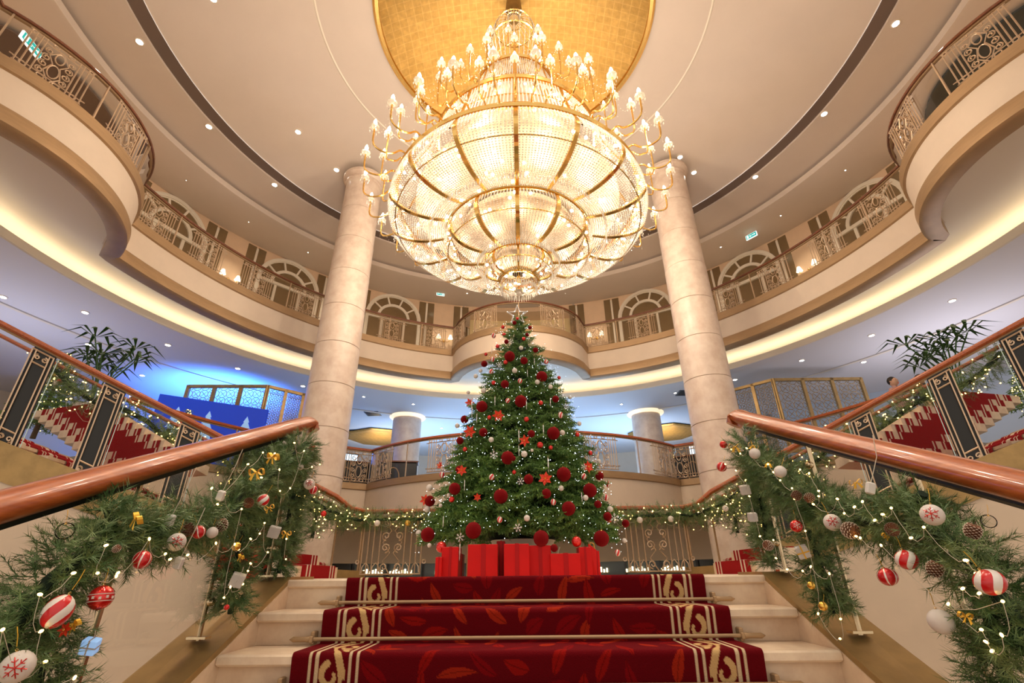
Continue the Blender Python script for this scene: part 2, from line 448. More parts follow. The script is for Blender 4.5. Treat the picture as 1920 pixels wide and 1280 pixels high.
def scatter(proto, P, D, S, spin=None):
    """proto (V,F): copies at P along D scaled S, all in one array"""
    V0, F0 = proto; Rm = frames(D)
    if spin is not None:
        c, s_ = np.cos(spin), np.sin(spin); Z = np.zeros_like(c); O = np.ones_like(c)
        Rs = np.stack([np.stack([c, -s_, Z], 1), np.stack([s_, c, Z], 1), np.stack([Z, Z, O], 1)], 1)
        Rm = Rm @ Rs
    V = np.einsum('nij,vj->nvi', Rm, V0) * np.asarray(S).reshape(-1, 1, 1) + P[:, None, :]
    F = F0[None] + (np.arange(len(P)) * len(V0))[:, None, None]
    return V.reshape(-1, 3), F.reshape(-1, F0.shape[1])
ORD = ['leftmost', 'second from the left', 'third from the left', 'fourth from the left', 'fifth from the left', 'sixth from the left', 'seventh from the left', 'eighth from the left', 'ninth from the left', 'tenth from the left', 'eleventh from the left', 'twelfth from the left', 'thirteenth from the left', 'fourteenth from the left']
def ordn(i, n):
    if n == 1: return 'the only'
    if n == 2: return ('left', 'right')[i]
    return 'rightmost' if i == n - 1 else ORD[i]

# angular path of a round edge, with bays that bulge into the hall
def edge_path(R, bays, a0, a1, step=.9):
    def rr(a):
        d = (math.sin(a), math.cos(a)); best = R
        for bx, by, br in bays:
            ox, oy = CX - bx, CY0 - by; b = ox * d[0] + oy * d[1]; c = ox * ox + oy * oy - br * br
            q = b * b - c
            if q > 0:
                t = -b - math.sqrt(q)
                if 0 < t < best: best = t
        return best
    A = list(np.arange(math.radians(a0), math.radians(a1), math.radians(step))) + [math.radians(a1)]
    out = [A[0]]
    for u, v in zip(A, A[1:]):
        iu, iv = rr(u) < R - 1e-6, rr(v) < R - 1e-6
        if iu != iv:
            lo, hi = u, v
            for _ in range(30):
                mid = (lo + hi) / 2
                if (rr(mid) < R - 1e-6) == iu: lo = mid
                else: hi = mid
            out.append((lo + hi) / 2)
        out.append(v)
    return [(CX + rr(a) * math.sin(a), CY0 + rr(a) * math.cos(a)) for a in out], out
# ================================================================ SETTING
R2, R1, RW = 9.05, 9.0, 12.2                 # second floor edge, first floor edge, second floor wall
BAY2 = [(0, CY0 + 9.35, 2.55), (-10.45, 6.35, 2.65), (10.45, 6.35, 2.65)]
PATH2, ANG2 = edge_path(R2, BAY2, -128, 128)
BAY1 = [(0, 19.98, 6.7)]
PATH1, ANG1 = edge_path(R1, BAY1, -75, 75)
def ring_path(R, a0=-135, a1=135, step=1.5):
    return [pol(R, math.radians(a)) for a in np.arange(a0, a1 + .01, step)]

# --- ground floor
f = MB(); f.box((0, 12, -2.6), (60, 50, .2)); struct(f.build('floor', 'floor'))
# landing slab with its cream face
f = MB()
f.prism([(-1.72, 3.19), (1.72, 3.19), (3.1, 7.6), (3.4, 8.6), (-3.4, 8.6), (-3.1, 7.6)], -.30, 0)
struct(f.build('floor', 'marble_edge'))
f = MB()
f.prism([(-1.66, 3.25), (1.66, 3.25), (3.0, 7.6), (3.3, 8.5), (-3.3, 8.5), (-3.0, 7.6)], -2.5, -.30)
struct(f.build('wall_landing', 'cream'))

# --- second floor slab, fascia, brass bands, cove
f = MB(); f.sweep(PATH2, [(.02, 7.42), (-.06, 7.40), (-.06, 6.72), (.25, 6.72), (.25, 6.76)])
struct(f.build('wall_balcony', 'cream', smooth=True))
f = MB(); f.sweep(PATH2, [(.14, 7.62), (-.11, 7.62), (-.11, 7.40), (-.055, 7.38), (.1, 7.38)], closed_prof=True)
struct(f.build('trim_1', 'brass', smooth=True))
f = MB(); f.sweep(PATH2, [(.22, 6.74), (-.10, 6.74), (-.12, 6.70), (-.12, 6.46), (-.06, 6.42), (.22, 6.42)], closed_prof=True)
struct(f.build('trim_2', 'brass', smooth=True))
f = MB()                                           # floor of the second level and its lit underside
N = len(PATH2); outer = [pol(RW + .3, a) for a in ANG2]
for zz in (7.42, 6.73):
    vs = [(x, y, zz) for x, y in PATH2] + [(x, y, zz) for x, y in outer]
    f.add(vs, [(i, i + 1, N + i + 1, N + i) for i in range(N - 1)])
struct(f.build('ceiling', 'soffit'))
# first floor ceiling: lip, underside, pale inset strip
f = MB(); rp = ring_path(10.35)
f.sweep(rp, [(0, 6.2), (-.03, 6.22), (-.03, 6.40), (.04, 6.40), (.04, 6.26), (.6, 6.26)])
struct(f.build('trim_3', 'soffit', smooth=True))
f = MB(); f.sweep(ring_path(10.35), [(0, 6.2), (2.6, 6.2), (2.62, 6.17), (2.72, 6.17), (2.74, 6.2), (12, 6.2)])
struct(f.build('ceiling', 'greyceil'))
f = MB(); f.sweep(ring_path(12.95), [(0, 6.168), (.1, 6.168)]); struct(f.build('trim_4', 'white_trim'))
f = MB(); f.sweep(ring_path(10.62), [(0, 6.30), (.07, 6.30), (.07, 6.34), (0, 6.34)], closed_prof=True)
tag(f.build('cove_light', 'cove'), 'warm light strip hidden in the cove below the upper balcony', 'cove light')

# --- first floor slab
N1 = len(PATH1)
f = MB(); f.sweep(PATH1, [(.02, 2.44), (-.05, 2.42), (-.05, 1.52), (.3, 1.52)]); struct(f.build('wall_balcony', 'cream', smooth=True))
f = MB(); f.sweep(PATH1, [(.12, 2.60), (-.10, 2.60), (-.10, 2.42), (-.05, 2.40), (.1, 2.40)], closed_prof=True); struct(f.build('trim_5', 'brass', smooth=True))
f = MB(); f.sweep(PATH1, [(.25, 1.55), (-.08, 1.55), (-.08, 1.36), (.25, 1.36)], closed_prof=True); struct(f.build('trim_6', 'brass', smooth=True))
f = MB(); far = [pol(24, a) for a in ANG1]
for zz in (2.44, 1.4):
    f.add([(x, y, zz) for x, y in PATH1] + [(x, y, zz) for x, y in far], [(i, i + 1, N1 + i + 1, N1 + i) for i in range(N1 - 1)])
struct(f.build('floor', 'floor'))
# bulkhead and dark shop front of the ground floor foyer
f = MB(); f.sweep(ring_path(11.2, -70, 70), [(0, 1.4), (0, .42), (.3, .42)]); struct(f.build('wall_foyer', 'cream', smooth=True))
f = MB(); f.sweep(ring_path(11.45, -70, 70), [(0, .5), (0, -2.5)]); struct(f.build('window_1', 'darkglass', smooth=True))
for a in range(-66, 70, 6):
    b = MB(); x, y = pol(11.38, math.radians(a)); b.box((x, y, -1.0), (.07, .07, 2.9), rz=-math.radians(a)); o = b.build('mullion', 'black'); o['kind'] = 'structure'
# outer first floor walls
f = MB(); f.sweep(ring_path(20.5, -100, 100, 3), [(0, 2.4), (0, 6.2)]); struct(f.build('wall_back', 'cream', smooth=True))

# --- second floor wall
f = MB(); f.sweep(ring_path(RW, -125, -12.2), [(0, 7.42), (0, 11.56)]); struct(f.build('wall_left', 'peach', smooth=True))
f = MB(); f.sweep(ring_path(RW, 12.2, 125.5), [(0, 7.42), (0, 11.56)]); struct(f.build('wall_right', 'peach', smooth=True))
f = MB(); f.sweep(ring_path(RW + .9, -13, 13.1, 1), [(0, 7.42), (0, 11.56)]); struct(f.build('wall_back', 'yellowwall', smooth=True))
f = MB(); f.sweep(ring_path(RW, -12.2, 12.3, 1), [(0, 11.22), (0, 11.56)]); f.sweep(ring_path(RW, -12.2, 12.3, 1), [(0, 11.22), (.9, 11.22)]); struct(f.build('trim_7', 'peach'))

# --- ceiling of the hall
f = MB(); f.sweep(ring_path(RW + 1.0), [(0, 11.56), (-.02, 11.55), (-1.2, 11.42), (-3.05, 11.30), (-3.1, 11.31), (-3.1, 11.50)][::-1])
struct(f.build('ceiling', 'ceiling', smooth=True))
def ceil_z(R):
    """height of the main ceiling at radius R"""
    if R > 10.1: return 11.31 + (R - 10.1) * .08
    if R > 8.95: return 11.60
    return 11.62 + 1.16 * (1 - ((R - 3.5) / 5.3) ** 1.15 if R > 3.5 else 1)
full = [pol(1, math.radians(a)) for a in range(0, 361, 3)]
def ring_surf(Rs, zs, mname, name, full_ring=True):
    b = MB(); K = 120; vs = []
    for R, z in zip(Rs, zs):
        for k in range(K): vs.append(pol(R, 2 * PI * k / K, z))
    fs = [(i * K + k, i * K + (k + 1) % K, (i + 1) * K + (k + 1) % K, (i + 1) * K + k) for i in range(len(Rs) - 1) for k in range(K)]
    b.add(vs, fs); return struct(b.build(name, mname, smooth=True))
ring_surf([11.0, 10.3, 8.78, 8.78], [11.62, 11.60, 11.60, 11.68], 'ceiling', 'ceiling')
ring_surf([8.80, 8.42], [11.66, 11.66], 'ring', 'trim_8')
Rs = list(np.linspace(8.42, 3.5, 14)); ring_surf([8.42] + Rs, [11.68] + [ceil_z(r) for r in Rs], 'ceiling', 'ceiling')
ring_surf([4.93, 4.90, 4.87], [ceil_z(4.93) - .004, ceil_z(4.9) - .02, ceil_z(4.87) - .004], 'white_trim', 'trim_9')
ring_surf([3.56, 3.5, 3.42, 3.42], [12.74, 12.70, 12.72, 12.84], 'gold', 'trim_10')
Rd = [3.44, 3.3, 3.0, 2.5, 2.0, 1.4, .8, .3, .01]; ring_surf(Rd, [12.8 + 1.05 * (1 - (r / 3.44) ** 2) ** .9 for r in Rd], 'goldleaf', 'ceiling')
for sx, mm in ((-1, 'ring'), (1, 'tealwall')):          # dark round ceiling recesses over the side bays
    b = MB(); b.lathe([(2.42, 11.30), (2.42, 11.25), (2.36, 11.25), (2.3, 11.29), (.01, 11.30)], (sx * 13.25, 8.1, 0), 48); struct(b.build('ceiling', mm, smooth=True))

# --- the two big columns, drum by drum
def column(x, y, r, z0, z1, n, m):
    g = sgroup('column', (x, y, z0)); hgt = (z1 - z0) / n
    for i in range(n):
        b = MB(); za, zb = z0 + i * hgt, z0 + (i + 1) * hgt; rr = r * (1 - .012 * i)
        b.lathe([(rr - .02, za), (rr - .02, za + .012), (rr, za + .02), (rr, zb - .006), (rr - .02, zb)], (x, y, 0), 48)
        b.build('stone_drum', m, g, smooth=True)
    b = MB(); rr = r * (1 - .012 * n)
    b.lathe([(rr, z1 - .02), (rr + .05, z1), (rr + .05, z1 + .07), (rr + .02, z1 + .09), (rr + .09, z1 + .16), (rr + .13, z1 + .2), (rr + .13, z1 + .3), (rr + .02, z1 + .32)], (x, y, 0), 48)
    b.build('capital', 'column', g, smooth=True)
    return g
column(-5.06, 12.0, .64, -2.5, 11.55, 12, 'column')
column(4.92, 12.0, .64, -2.5, 11.55, 12, 'column')
for x in (-4.9, 5.3):                                  # columns far back on the first floor
    g = sgroup('column', (x, 20.0, 2.44)); b = MB(); b.lathe([(.60, 2.44), (.60, 6.25)], (x, 20.0, 0), 32); b.build('shaft', 'column', g, smooth=True)
    b = MB(); b.lathe([(.62, 6.08), (.74, 6.14), (.76, 6.16), (.76, 6.19), (.6, 6.19)], (x, 20.0, 0), 32); b.build('lit_collar', lamp_mat('lit_column_collar', (1, .84, .55), .9), g, smooth=True)

# --- decorated wall of the second floor: arched mirror doors, mirror strips, sconces
def wp(phi, u, z, d):        # a point on the wall: u metres along from angle phi, d in front
    a = phi + u / RW; return pol(RW - d, a, z)
def arc_piece(b, phi, r0, r1, t0, t1, zc, d0, d1, n=8):
    A, B = [], []
    for i in range(n + 1):
        t = t0 + (t1 - t0) * i / n; A.append((math.sin(t), math.cos(t)))
    loop = [(s * r1, zc + c * r1) for s, c in A] + [(s * r0, zc + c * r0) for s, c in reversed(A)]
    b.slab([wp(phi, u, z, d0) for u, z in loop], [wp(phi, u, z, d1) for u, z in loop])
def wall_box(b, phi, u0, u1, z0, z1, d0, d1):
    loop = [(u0, z0), (u1, z0), (u1, z1), (u0, z1)]
    b.slab([wp(phi, u, z, d0) for u, z in loop], [wp(phi, u, z, d1) for u, z in loop])
ZS = 10.22                    # springing line
def arch(phi, n):
    g = sgroup('door_%d' % n, pol(RW, phi, 7.42))
    b = MB(); arc_piece(b, phi, 1.10, 1.22, -PI / 2, PI / 2, ZS, -.02, .09, 18)
    arc_piece(b, phi, 1.06, 1.10, -PI / 2, PI / 2, ZS, -.02, .05, 18)
    wall_box(b, phi, -1.22, -1.08, 7.5, ZS, -.02, .09); wall_box(b, phi, 1.08, 1.22, 7.5, ZS, -.02, .09)
    b.build('frame', 'white_trim', g)
    b = MB(); arc_piece(b, phi, .60, .72, -PI / 2, PI / 2, ZS, -.02, .07, 14); b.build('fanlight_rim', 'white_trim', g)
    for k in range(5):
        t0, t1 = -PI / 2 + PI * k / 5 + .035, -PI / 2 + PI * (k + 1) / 5 - .035
        b = MB(); arc_piece(b, phi, .72, 1.07, t0, t1, ZS, -.02, .015, 4); b.build('pane', 'bronze_mirror', g)
        if k:
            t = -PI / 2 + PI * k / 5; s, c = math.sin(t), math.cos(t); b = MB()
            loop = [(s * .68 - c * .035, ZS + c * .68 + s * .035), (s * 1.12 - c * .035, ZS + c * 1.12 + s * .035), (s * 1.12 + c * .035, ZS + c * 1.12 - s * .035), (s * .68 + c * .035, ZS + c * .68 - s * .035)]
            b.slab([wp(phi, u, z, -.02) for u, z in loop], [wp(phi, u, z, .06) for u, z in loop]); b.build('glazing_bar', 'white_trim', g)
    b = MB(); arc_piece(b, phi, .02, .6, -PI / 2, PI / 2, ZS, -.02, .015, 10); b.build('pane', 'bronze_mirror', g)
    b = MB(); wall_box(b, phi, -1.08, 1.08, ZS - .10, ZS + .02, -.02, .07); b.build('transom', 'white_trim', g)
    for u0, u1 in ((-1.06, -.52), (-.44, .44), (.52, 1.06)):
        b = MB(); wall_box(b, phi, u0, u1, 7.55, ZS - .1, -.02, .015); b.build('pane', 'bronze_mirror', g)
    for u in (-.48, .48):
        b = MB(); wall_box(b, phi, u - .05, u + .05, 7.5, ZS - .1, -.02, .07); b.build('door_post', 'white_trim', g)
di = 1
for a in (-68.2, -48.0, -27.2, 27.0, 47.2, 67.4):
    arch(math.radians(a), di); di += 1
def strips(phi, n):
    g = sgroup('trim_%d' % n, pol(RW, phi, 7.42))
    for u0, u1 in ((-.34, -.04), (.04, .34)):
        b = MB(); wall_box(b, phi, u0, u1, 7.5, 11.2 if abs(phi) > 1.35 else 11.36, -.02, .03); b.build('mirror_strip', 'bronze_mirror', g)
    b = MB(); wall_box(b, phi, -.04, .04, 7.5, 11.3, -.02, .045); b.build('divider', 'white_trim', g)
for i, a in enumerate((-74.2, -61.6, -54.6, -41.4, -34.0, -20.4, -12.9, 12.6, 20.2, 33.8, 41.0, 53.4, 60.6, 73.4)):
    strips(math.radians(a), 11 + i)
# wall sconces of the second floor
SN = ['left of the centre bay', 'behind the left column', 'between the two arches on the left wall', 'right of the centre bay', 'behind the right column', 'between the two arches on the right wall']
for nm, a in zip(SN, (-16.3, -37.6, -58.0, 16.3, 37.2, 57.0)):
    phi = math.radians(a); s = thing('wall_sconce', 'twin-shaded crystal wall sconce ' + nm, 'wall lamp', pol(RW, phi, 9.6), 'sconces on the second floor wall')
    b = MB(); b.sphere(wp(phi, 0, 9.52, .04), .08, 10, 6); b.build('wall_plate', 'gold', s, smooth=True)
    for q in (-1, 1):
        b = MB(); b.tube([wp(phi, 0, 9.5, .06), wp(phi, q * .12, 9.42, .14), wp(phi, q * .25, 9.46, .18), wp(phi, q * .27, 9.56, .18)], .014, 6)
        b.build('arm', 'gold', s, smooth=True)
        p = wp(phi, q * .27, 9.58, .18); b = MB(); b.lathe([(.11, 0), (.09, .06), (.05, .18)], p, 14); b.build('lamp_shade', 'shade', s, smooth=True)
        b = MB(); [b.octa((p[0] + .05 * math.sin(k), p[1] + .05 * math.cos(k), p[2] - .07), .014, .04) for k in range(6)]; b.build('crystal_drops', 'crystal', s)

# alcove of the centre bay: pale blue panels and dark cabinet
g = thing('reception_screen', 'pale blue panelled screen with a dark arched centre behind the centre bay railing', 'screen', pol(RW + .6, 0, 7.42))
for u0, u1 in ((-1.75, -.95), (.95, 1.75)):
    b = MB(); wall_box(b, 0, u0, u1, 7.42, 9.9, -.6, -.55); b.build('panel', 'bluewall', g)
b = MB(); wall_box(b, 0, -.93, .93, 7.42, 10.0, -.62, -.5); b.build('centre_panel', 'grey', g)
b = MB(); b.lathe([(.75, .01), (.78, .8), (.7, .9), (.01, .92)], (1.9, CY0 + RW - 1.6, 7.43), 24); o = b.build('round_counter', 'black', smooth=True); tag(o, 'dark round counter behind the centre bay railing', 'counter')

# downlights
DL = {'left': [], 'right': [], 'mid': []}
def downlight(px, py, where, grp, r=.075, R=None, z=None):
    if z is None:
        lo, hi = 11.2, 13.0; p = at_z(px, py, 11.4)
        for _ in range(20):
            Rr = math.hypot(p[0], p[1] - CY0); z_ = ceil_z(Rr); p = at_z(px, py, z_)
        z = z_
    else: p = at_z(px, py, z)
    q = thing('ceiling_downlight', '', 'downlight', (p[0], p[1], z - .01), grp)
    b = MB(); b.lathe([(r * 1.35, .012), (r * 1.35, -.012), (r, -.02), (r, .01)], (p[0], p[1], z), 16); b.build('rim', 'white_trim', q, smooth=True)
    b = MB(); b.lathe([(r, -.015), (r * .5, -.025), (.001, -.028)], (p[0], p[1], z), 14); b.build('lens', 'downlight', q, smooth=True)
    DL.setdefault(where, []).append((px, py, q)); return q
for px, py in ((262, 78), (392, 237), (515, 346), (631, 318), (559, 247), (400, -3)): downlight(px, py, 'on the hall ceiling left of the chandelier', 'hall ceiling downlights')
for px, py in ((1679, 44), (1545, 213), (1416, 331), (1275, 294), (1301, 323)): downlight(px, py, 'on the hall ceiling right of the chandelier', 'hall ceiling downlights')
for px, py in ((350, 337), (467, 415), (578, 472)): downlight(px, py, 'over the left upper balcony', 'upper balcony downlights', .065)
for px, py in ((1584, 318), (1463, 403), (1351, 462)): downlight(px, py, 'over the right upper balcony', 'upper balcony downlights', .065)
for px, py in ((776, 571), (862, 584), (876, 549), (1060, 549), (1154, 572), (1093, 571)): downlight(px, py, 'over the centre bay of the upper balcony', 'upper balcony downlights', .05)
for px, py in ((6, 556), (160, 585), (166, 645), (315, 646), (267, 703), (446, 690), (568, 723)): downlight(px, py, 'on the lower ceiling left of the left column', 'first floor ceiling downlights', .07, z=6.2)
for px, py in ((1785, 563), (1634, 628), (1619, 678), (1503, 675), (1378, 711)): downlight(px, py, 'on the lower ceiling right of the right column', 'first floor ceiling downlights', .07, z=6.2)
for px, py in ((682, 743), (775, 757), (740, 778), (828, 802), (1165, 757), (1266, 736), (1124, 811)): downlight(px, py, 'on the lower ceiling between the two columns', 'first floor ceiling downlights', .05, z=6.2)
for w, L in DL.items():
    L.sort(key=lambda t: t[0])
    for i, (_, _, q) in enumerate(L):
        s = ordn(i, len(L)); q['label'] = '%s round downlight %s' % (s if s != 'the only' else 'small', w)
for px, py, nm in ((699, 775, 'near the left column'), (1285, 736, 'near the right column'), (658, 808, 'beside the gold ceiling recess')):
    p = at_z(px, py, 6.2); g = thing('air_vent', 'small dark square ceiling vent ' + nm, 'vent', (p[0], p[1], 6.19))
    b = MB(); b.box((p[0], p[1], 6.19), (.6, .6, .02)); b.build('frame', 'grey', g)
    for k in range(5):
        b = MB(); b.box((p[0], p[1] - .22 + .11 * k, 6.175), (.5, .05, .012)); b.build('slat', 'black', g)

# emergency exit signs
def exit_sign(px, py, R, w, h, nm, z=None, flip=False):
    p = at_cyl(px, py, R) if z is None else at_z(px, py, z)
    rz = -phi_of(p)
    g = thing('exit_sign', nm, 'exit sign', tuple(p), None, (0, 0, rz), local=True)
    b = MB(); b.box((0, 0, 0), (w, .05, h), bev=.01); b.build('case', 'exit_white', g)
    b = MB(); b.box((0, -.028, 0), (w * .90, .004, h * .78)); b.build('face', 'exit_green', g)
    b = MB(); s = -1 if flip else 1
    b.box((-s * w * .30, -.033, 0), (w * .16, .003, h * .60))                      # door
    b.box((s * w * .18, -.033, 0), (w * .22, .003, h * .12))                       # arrow shaft
    b.add([(s * w * .26, -.034, h * .2), (s * w * .26, -.034, -h * .2), (s * w * .4, -.034, 0)], [(0, 1, 2)])
    b.box((-s * w * .08, -.033, h * .16), (w * .05, .003, h * .12)); b.box((-s * w * .10, -.033, -h * .05), (w * .05, .003, h * .26), )
    b.box((-s * w * .02, -.033, -h * .02), (w * .12, .003, h * .06)); b.box((-s * w * .05, -.033, -h * .2), (w * .10, .003, h * .06))
    b.build('pictogram', 'exit_white', g)
    b = MB(); b.tube([(0, 0, h / 2), (0, 0, h / 2 + .16)], .012, 6); b.build('hanger', 'white_trim', g)
exit_sign(1409, 442, 10.9, .42, .2, 'green exit sign hanging over the right upper balcony')
exit_sign(826, 551, 11.2, .36, .18, 'green exit sign hanging left of the centre bay', flip=True)
exit_sign(58, 85, 10.4, .52, .22, 'green exit sign above the left side bay railing')
exit_sign(296, 710, 15.0, .5, .24, 'green exit sign under the blue-lit lower ceiling')
# ================================================================ IRON PANELS AND RAILINGS
def spiral(cx, cz, r0, r1, a0, turns, n=14):
    return [(cx + (r0 + (r1 - r0) * i / n) * math.cos(a0 + 2 * PI * turns * i / n), cz + (r0 + (r1 - r0) * i / n) * math.sin(a0 + 2 * PI * turns * i / n)) for i in range(n + 1)]
def oval(cx, cz, a, b, n=14):
    return [(cx + a * math.cos(2 * PI * i / n), cz + b * math.sin(2 * PI * i / n)) for i in range(n + 1)]
def iron_wide(w, h):
    L = []; k = w / 1.0; s = h / 1.0
    for x in (-.5, -.42, -.34, -.27, .27, .34, .42, .5): L.append([(x * k, 0.02), (x * k, h - .02)])
    for z in (.03, .12 * s, h - .12 * s, h - .03): L.append([(-.53 * k, z), (.53 * k, z)])
    L.append(oval(0, .33 * s, .085 * k, .17 * s)); L.append(oval(0, .70 * s, .07 * k, .13 * s))
    for q in (-1, 1):
        for cz, r in ((.2, .07), (.38, .075), (.56, .075), (.74, .07)):
            L.append(spiral(q * .175 * k, cz * s, r * k, .018 * k, PI / 2 if q > 0 else PI / 2, -1.4 * q, 12))
        L.append([(q * .02 * k, .05), (q * .13 * k, .25 * s), (q * .06 * k, .5 * s), (q * .15 * k, .66 * s), (q * .03 * k, .86 * s)])
        L.append(oval(q * .385 * k, .085 * s, .05 * k, .05 * s, 8)); L.append(oval(q * .46 * k, .93 * s, .035 * k, .04 * s, 8))
        L.append(oval(q * .12 * k, .93 * s, .05 * k, .035 * s, 8)); L.append(oval(q * .12 * k, .07 * s, .06 * k, .04 * s, 8))
        for z in (.13, .87): L.append([(q * .5 * k, z * s), (q * .58 * k, z * s)])
    return L
def iron_tall(w, h):
    L = []; k = w; s = h
    for x in (-.5, -.41, -.32, -.21, .21, .32, .41, .5): L.append([(x * k, .02), (x * k, h)])
    L.append([(-.5 * k, .03), (.5 * k, .03)]); L.append([(-.5 * k, h - .01), (.5 * k, h - .01)])
    for q in (-1, 1):
        for cz, r, tu in ((.13, .07, 1.3), (.42, .08, -1.4), (.60, .075, 1.3), (.80, .07, -1.3)):
            L.append(spiral(q * .11 * k, cz * s, r * k, .016 * k, -PI / 2, tu * q, 12))
        L.append([(q * .02 * k, .04 * s), (q * .14 * k, .22 * s), (q * .03 * k, .34 * s), (q * .16 * k, .5 * s), (q * .03 * k, .68 * s), (q * .15 * k, .86 * s), (q * .05 * k, s)])
        for x in (.25, .42): L.append([(q * (x - .08) * k, .05 * s), (q * (x - .04) * k, .16 * s), (q * x * k, .2 * s), (q * (x + .05) * k, .14 * s), (q * (x + .06) * k, .05 * s)])
        L.append(oval(q * .56 * k, .21 * s, .03 * k, .03 * k, 6))
    return L
def iron_narrow(w, h):
    L = []; k = w
    for x in (-.5, -.32, .32, .5): L.append([(x * k, 0), (x * k, h)])
    for z in (.01, .14 * h, h - .14 * h, h - .01): L.append([(-.5 * k, z), (.5 * k, z)] if z in (.01, h - .01) else [(-.32 * k, z), (-.1 * k, z + .0), (.1 * k, z), (.32 * k, z)])
    for q in (-1, 1):
        for zb, d in ((.07 * h, 1), (h - .07 * h, -1)):
            L.append(spiral(q * .17 * k, zb, .15 * k, .04 * k, -PI / 2 * d, 1.3 * q * d, 12))
    return L
def iron_mesh(lines, r, name='iron_panel'):
    b = MB()
    for ln in lines: b.tube([(x, 0, z) for x, z in ln], r, 4, caps=False)
    return b.mesh(name, 'iron')
ME_WIDE = iron_mesh(iron_wide(.92, .86), .012)
ME_WIDE1 = iron_mesh(iron_wide(1.0, .98), .013)
ME_TALL = iron_mesh(iron_tall(.95, .98), .010)

def path_sub(path, ang, a0, a1):
    """the piece of an edge path between two hall angles, with distances"""
    out = [p for p, a in zip(path, ang) if a0 - 1e-9 <= a <= a1 + 1e-9]
    return out
def along(path, s):
    for a, b in zip(path, path[1:]):
        L = math.hypot(b[0] - a[0], b[1] - a[1])
        if s <= L: t = s / L; return (a[0] + (b[0] - a[0]) * t, a[1] + (b[1] - a[1]) * t, math.atan2(b[1] - a[1], b[0] - a[0]))
        s -= L
    a, b = path[-2:]; return (b[0], b[1], math.atan2(b[1] - a[1], b[0] - a[0]))
def plen(path): return sum(math.hypot(b[0] - a[0], b[1] - a[1]) for a, b in zip(path, path[1:]))
HAND = [(-.06, 0), (-.065, .035), (-.04, .07), (.04, .07), (.065, .035), (.06, 0)]
def balcony_rail(path, z, h, label, panels, me, ngl, wood='wood_dark', off=.02, post=True):
    mid = path[len(path) // 2]
    g = thing('balcony_railing', label, 'railing', (mid[0], mid[1], z))
    b = MB(); b.sweep(path, [(o + off, z + h + zz) for o, zz in HAND], closed_prof=True); b.build('handrail', wood, g, smooth=True)
    b = MB(); b.sweep(path, [(off - .02, z + h - .03), (off + .02, z + h - .03), (off + .02, z + h), (off - .02, z + h)], closed_prof=True); b.build('rail_core', 'brass', g)
    L = plen(path); cuts = [L * i / ngl for i in range(ngl + 1)]
    for i in range(ngl):
        n = max(2, int((cuts[i + 1] - cuts[i]) / .25)); sub = [along(path, cuts[i] + .01 + (cuts[i + 1] - cuts[i] - .02) * k / n)[:2] for k in range(n + 1)]
        b = MB(); b.sweep(sub, [(off, z + .02), (off, z + h - .03)]); b.build('glass_panel', 'glass', g)
        if i and post:
            x, y, a = along(path, cuts[i]); b = MB(); b.box((x, y, z + h / 2), (.025, .03, h), rz=a); b.build('post', 'iron', g)
    for s in panels:
        x, y, a = along(path, s * L)
        nx, ny = -math.sin(a), math.cos(a)
        inst(me, 'iron_panel', g, (x + nx * (off - .035) - mid[0], y + ny * (off - .035) - mid[1], .03), (0, 0, a))
    return g
CROSS = [a for i, a in enumerate(ANG2[1:-1], 1) if abs((math.hypot(PATH2[i][0], PATH2[i][1] - CY0)) - R2) < 1e-5 and (abs(math.hypot(PATH2[i-1][0], PATH2[i-1][1] - CY0) - R2) > 1e-5 or abs(math.hypot(PATH2[i+1][0], PATH2[i+1][1] - CY0) - R2) > 1e-5)]
C2 = sorted(CROSS)
while len(C2) > 6: C2.pop()
def seg(a0, a1): return path_sub(PATH2, ANG2, a0, a1)
c = [a for a in C2]
def frac(path, pts, z):
    """path fractions nearest to given picture points (used once to space the panels as they stand)"""
    L = plen(path); out = []
    for px, py in pts:
        best = min((math.hypot(proj((*along(path, L * t / 300)[:2], z))[0] - px, proj((*along(path, L * t / 300)[:2], z))[1] - py), t / 300) for t in range(301)); out.append(best[1])
    return out
inner = [a for a in c if abs(a) < 1.2]; outerc = [a for a in c if abs(a) >= 1.2]
aL, aR = min(inner), max(inner)
oL = max([a for a in outerc if a < 0]); oR = min([a for a in outerc if a > 0])
ZR2 = 7.62; H2 = .95
sL, sC, sR = seg(oL, aL), seg(aL, aR), seg(aR, oR)
bL = [p for p, a in zip(PATH2, ANG2) if a <= oL + 1e-9]; bR = [p for p, a in zip(PATH2, ANG2) if a >= oR - 1e-9]
balcony_rail(bL, ZR2, H2, 'curved glass and iron railing of the left side bay', frac(bL, [(95, 140), (225, 262)], 8.05), ME_WIDE, 5)
balcony_rail(sL, ZR2, H2, 'upper balcony glass and iron railing left of the centre bay', frac(sL, [(285, 420), (388, 475), (485, 520), (577, 560), (737, 608), (812, 625)], 8.05), ME_WIDE, 9)
balcony_rail(sC, ZR2, H2, 'bulging glass and iron railing of the small centre bay', [.09, .32, .68, .91], ME_WIDE, 4)
balcony_rail(sR, ZR2, H2, 'upper balcony glass and iron railing right of the centre bay', frac(sR, [(1120, 625), (1202, 608), (1365, 565), (1450, 515), (1548, 455), (1650, 395)], 8.05), ME_WIDE, 9)
balcony_rail(bR, ZR2, H2, 'curved glass and iron railing of the right side bay', frac(bR, [(1712, 250), (1850, 100)], 8.05), ME_WIDE, 5)
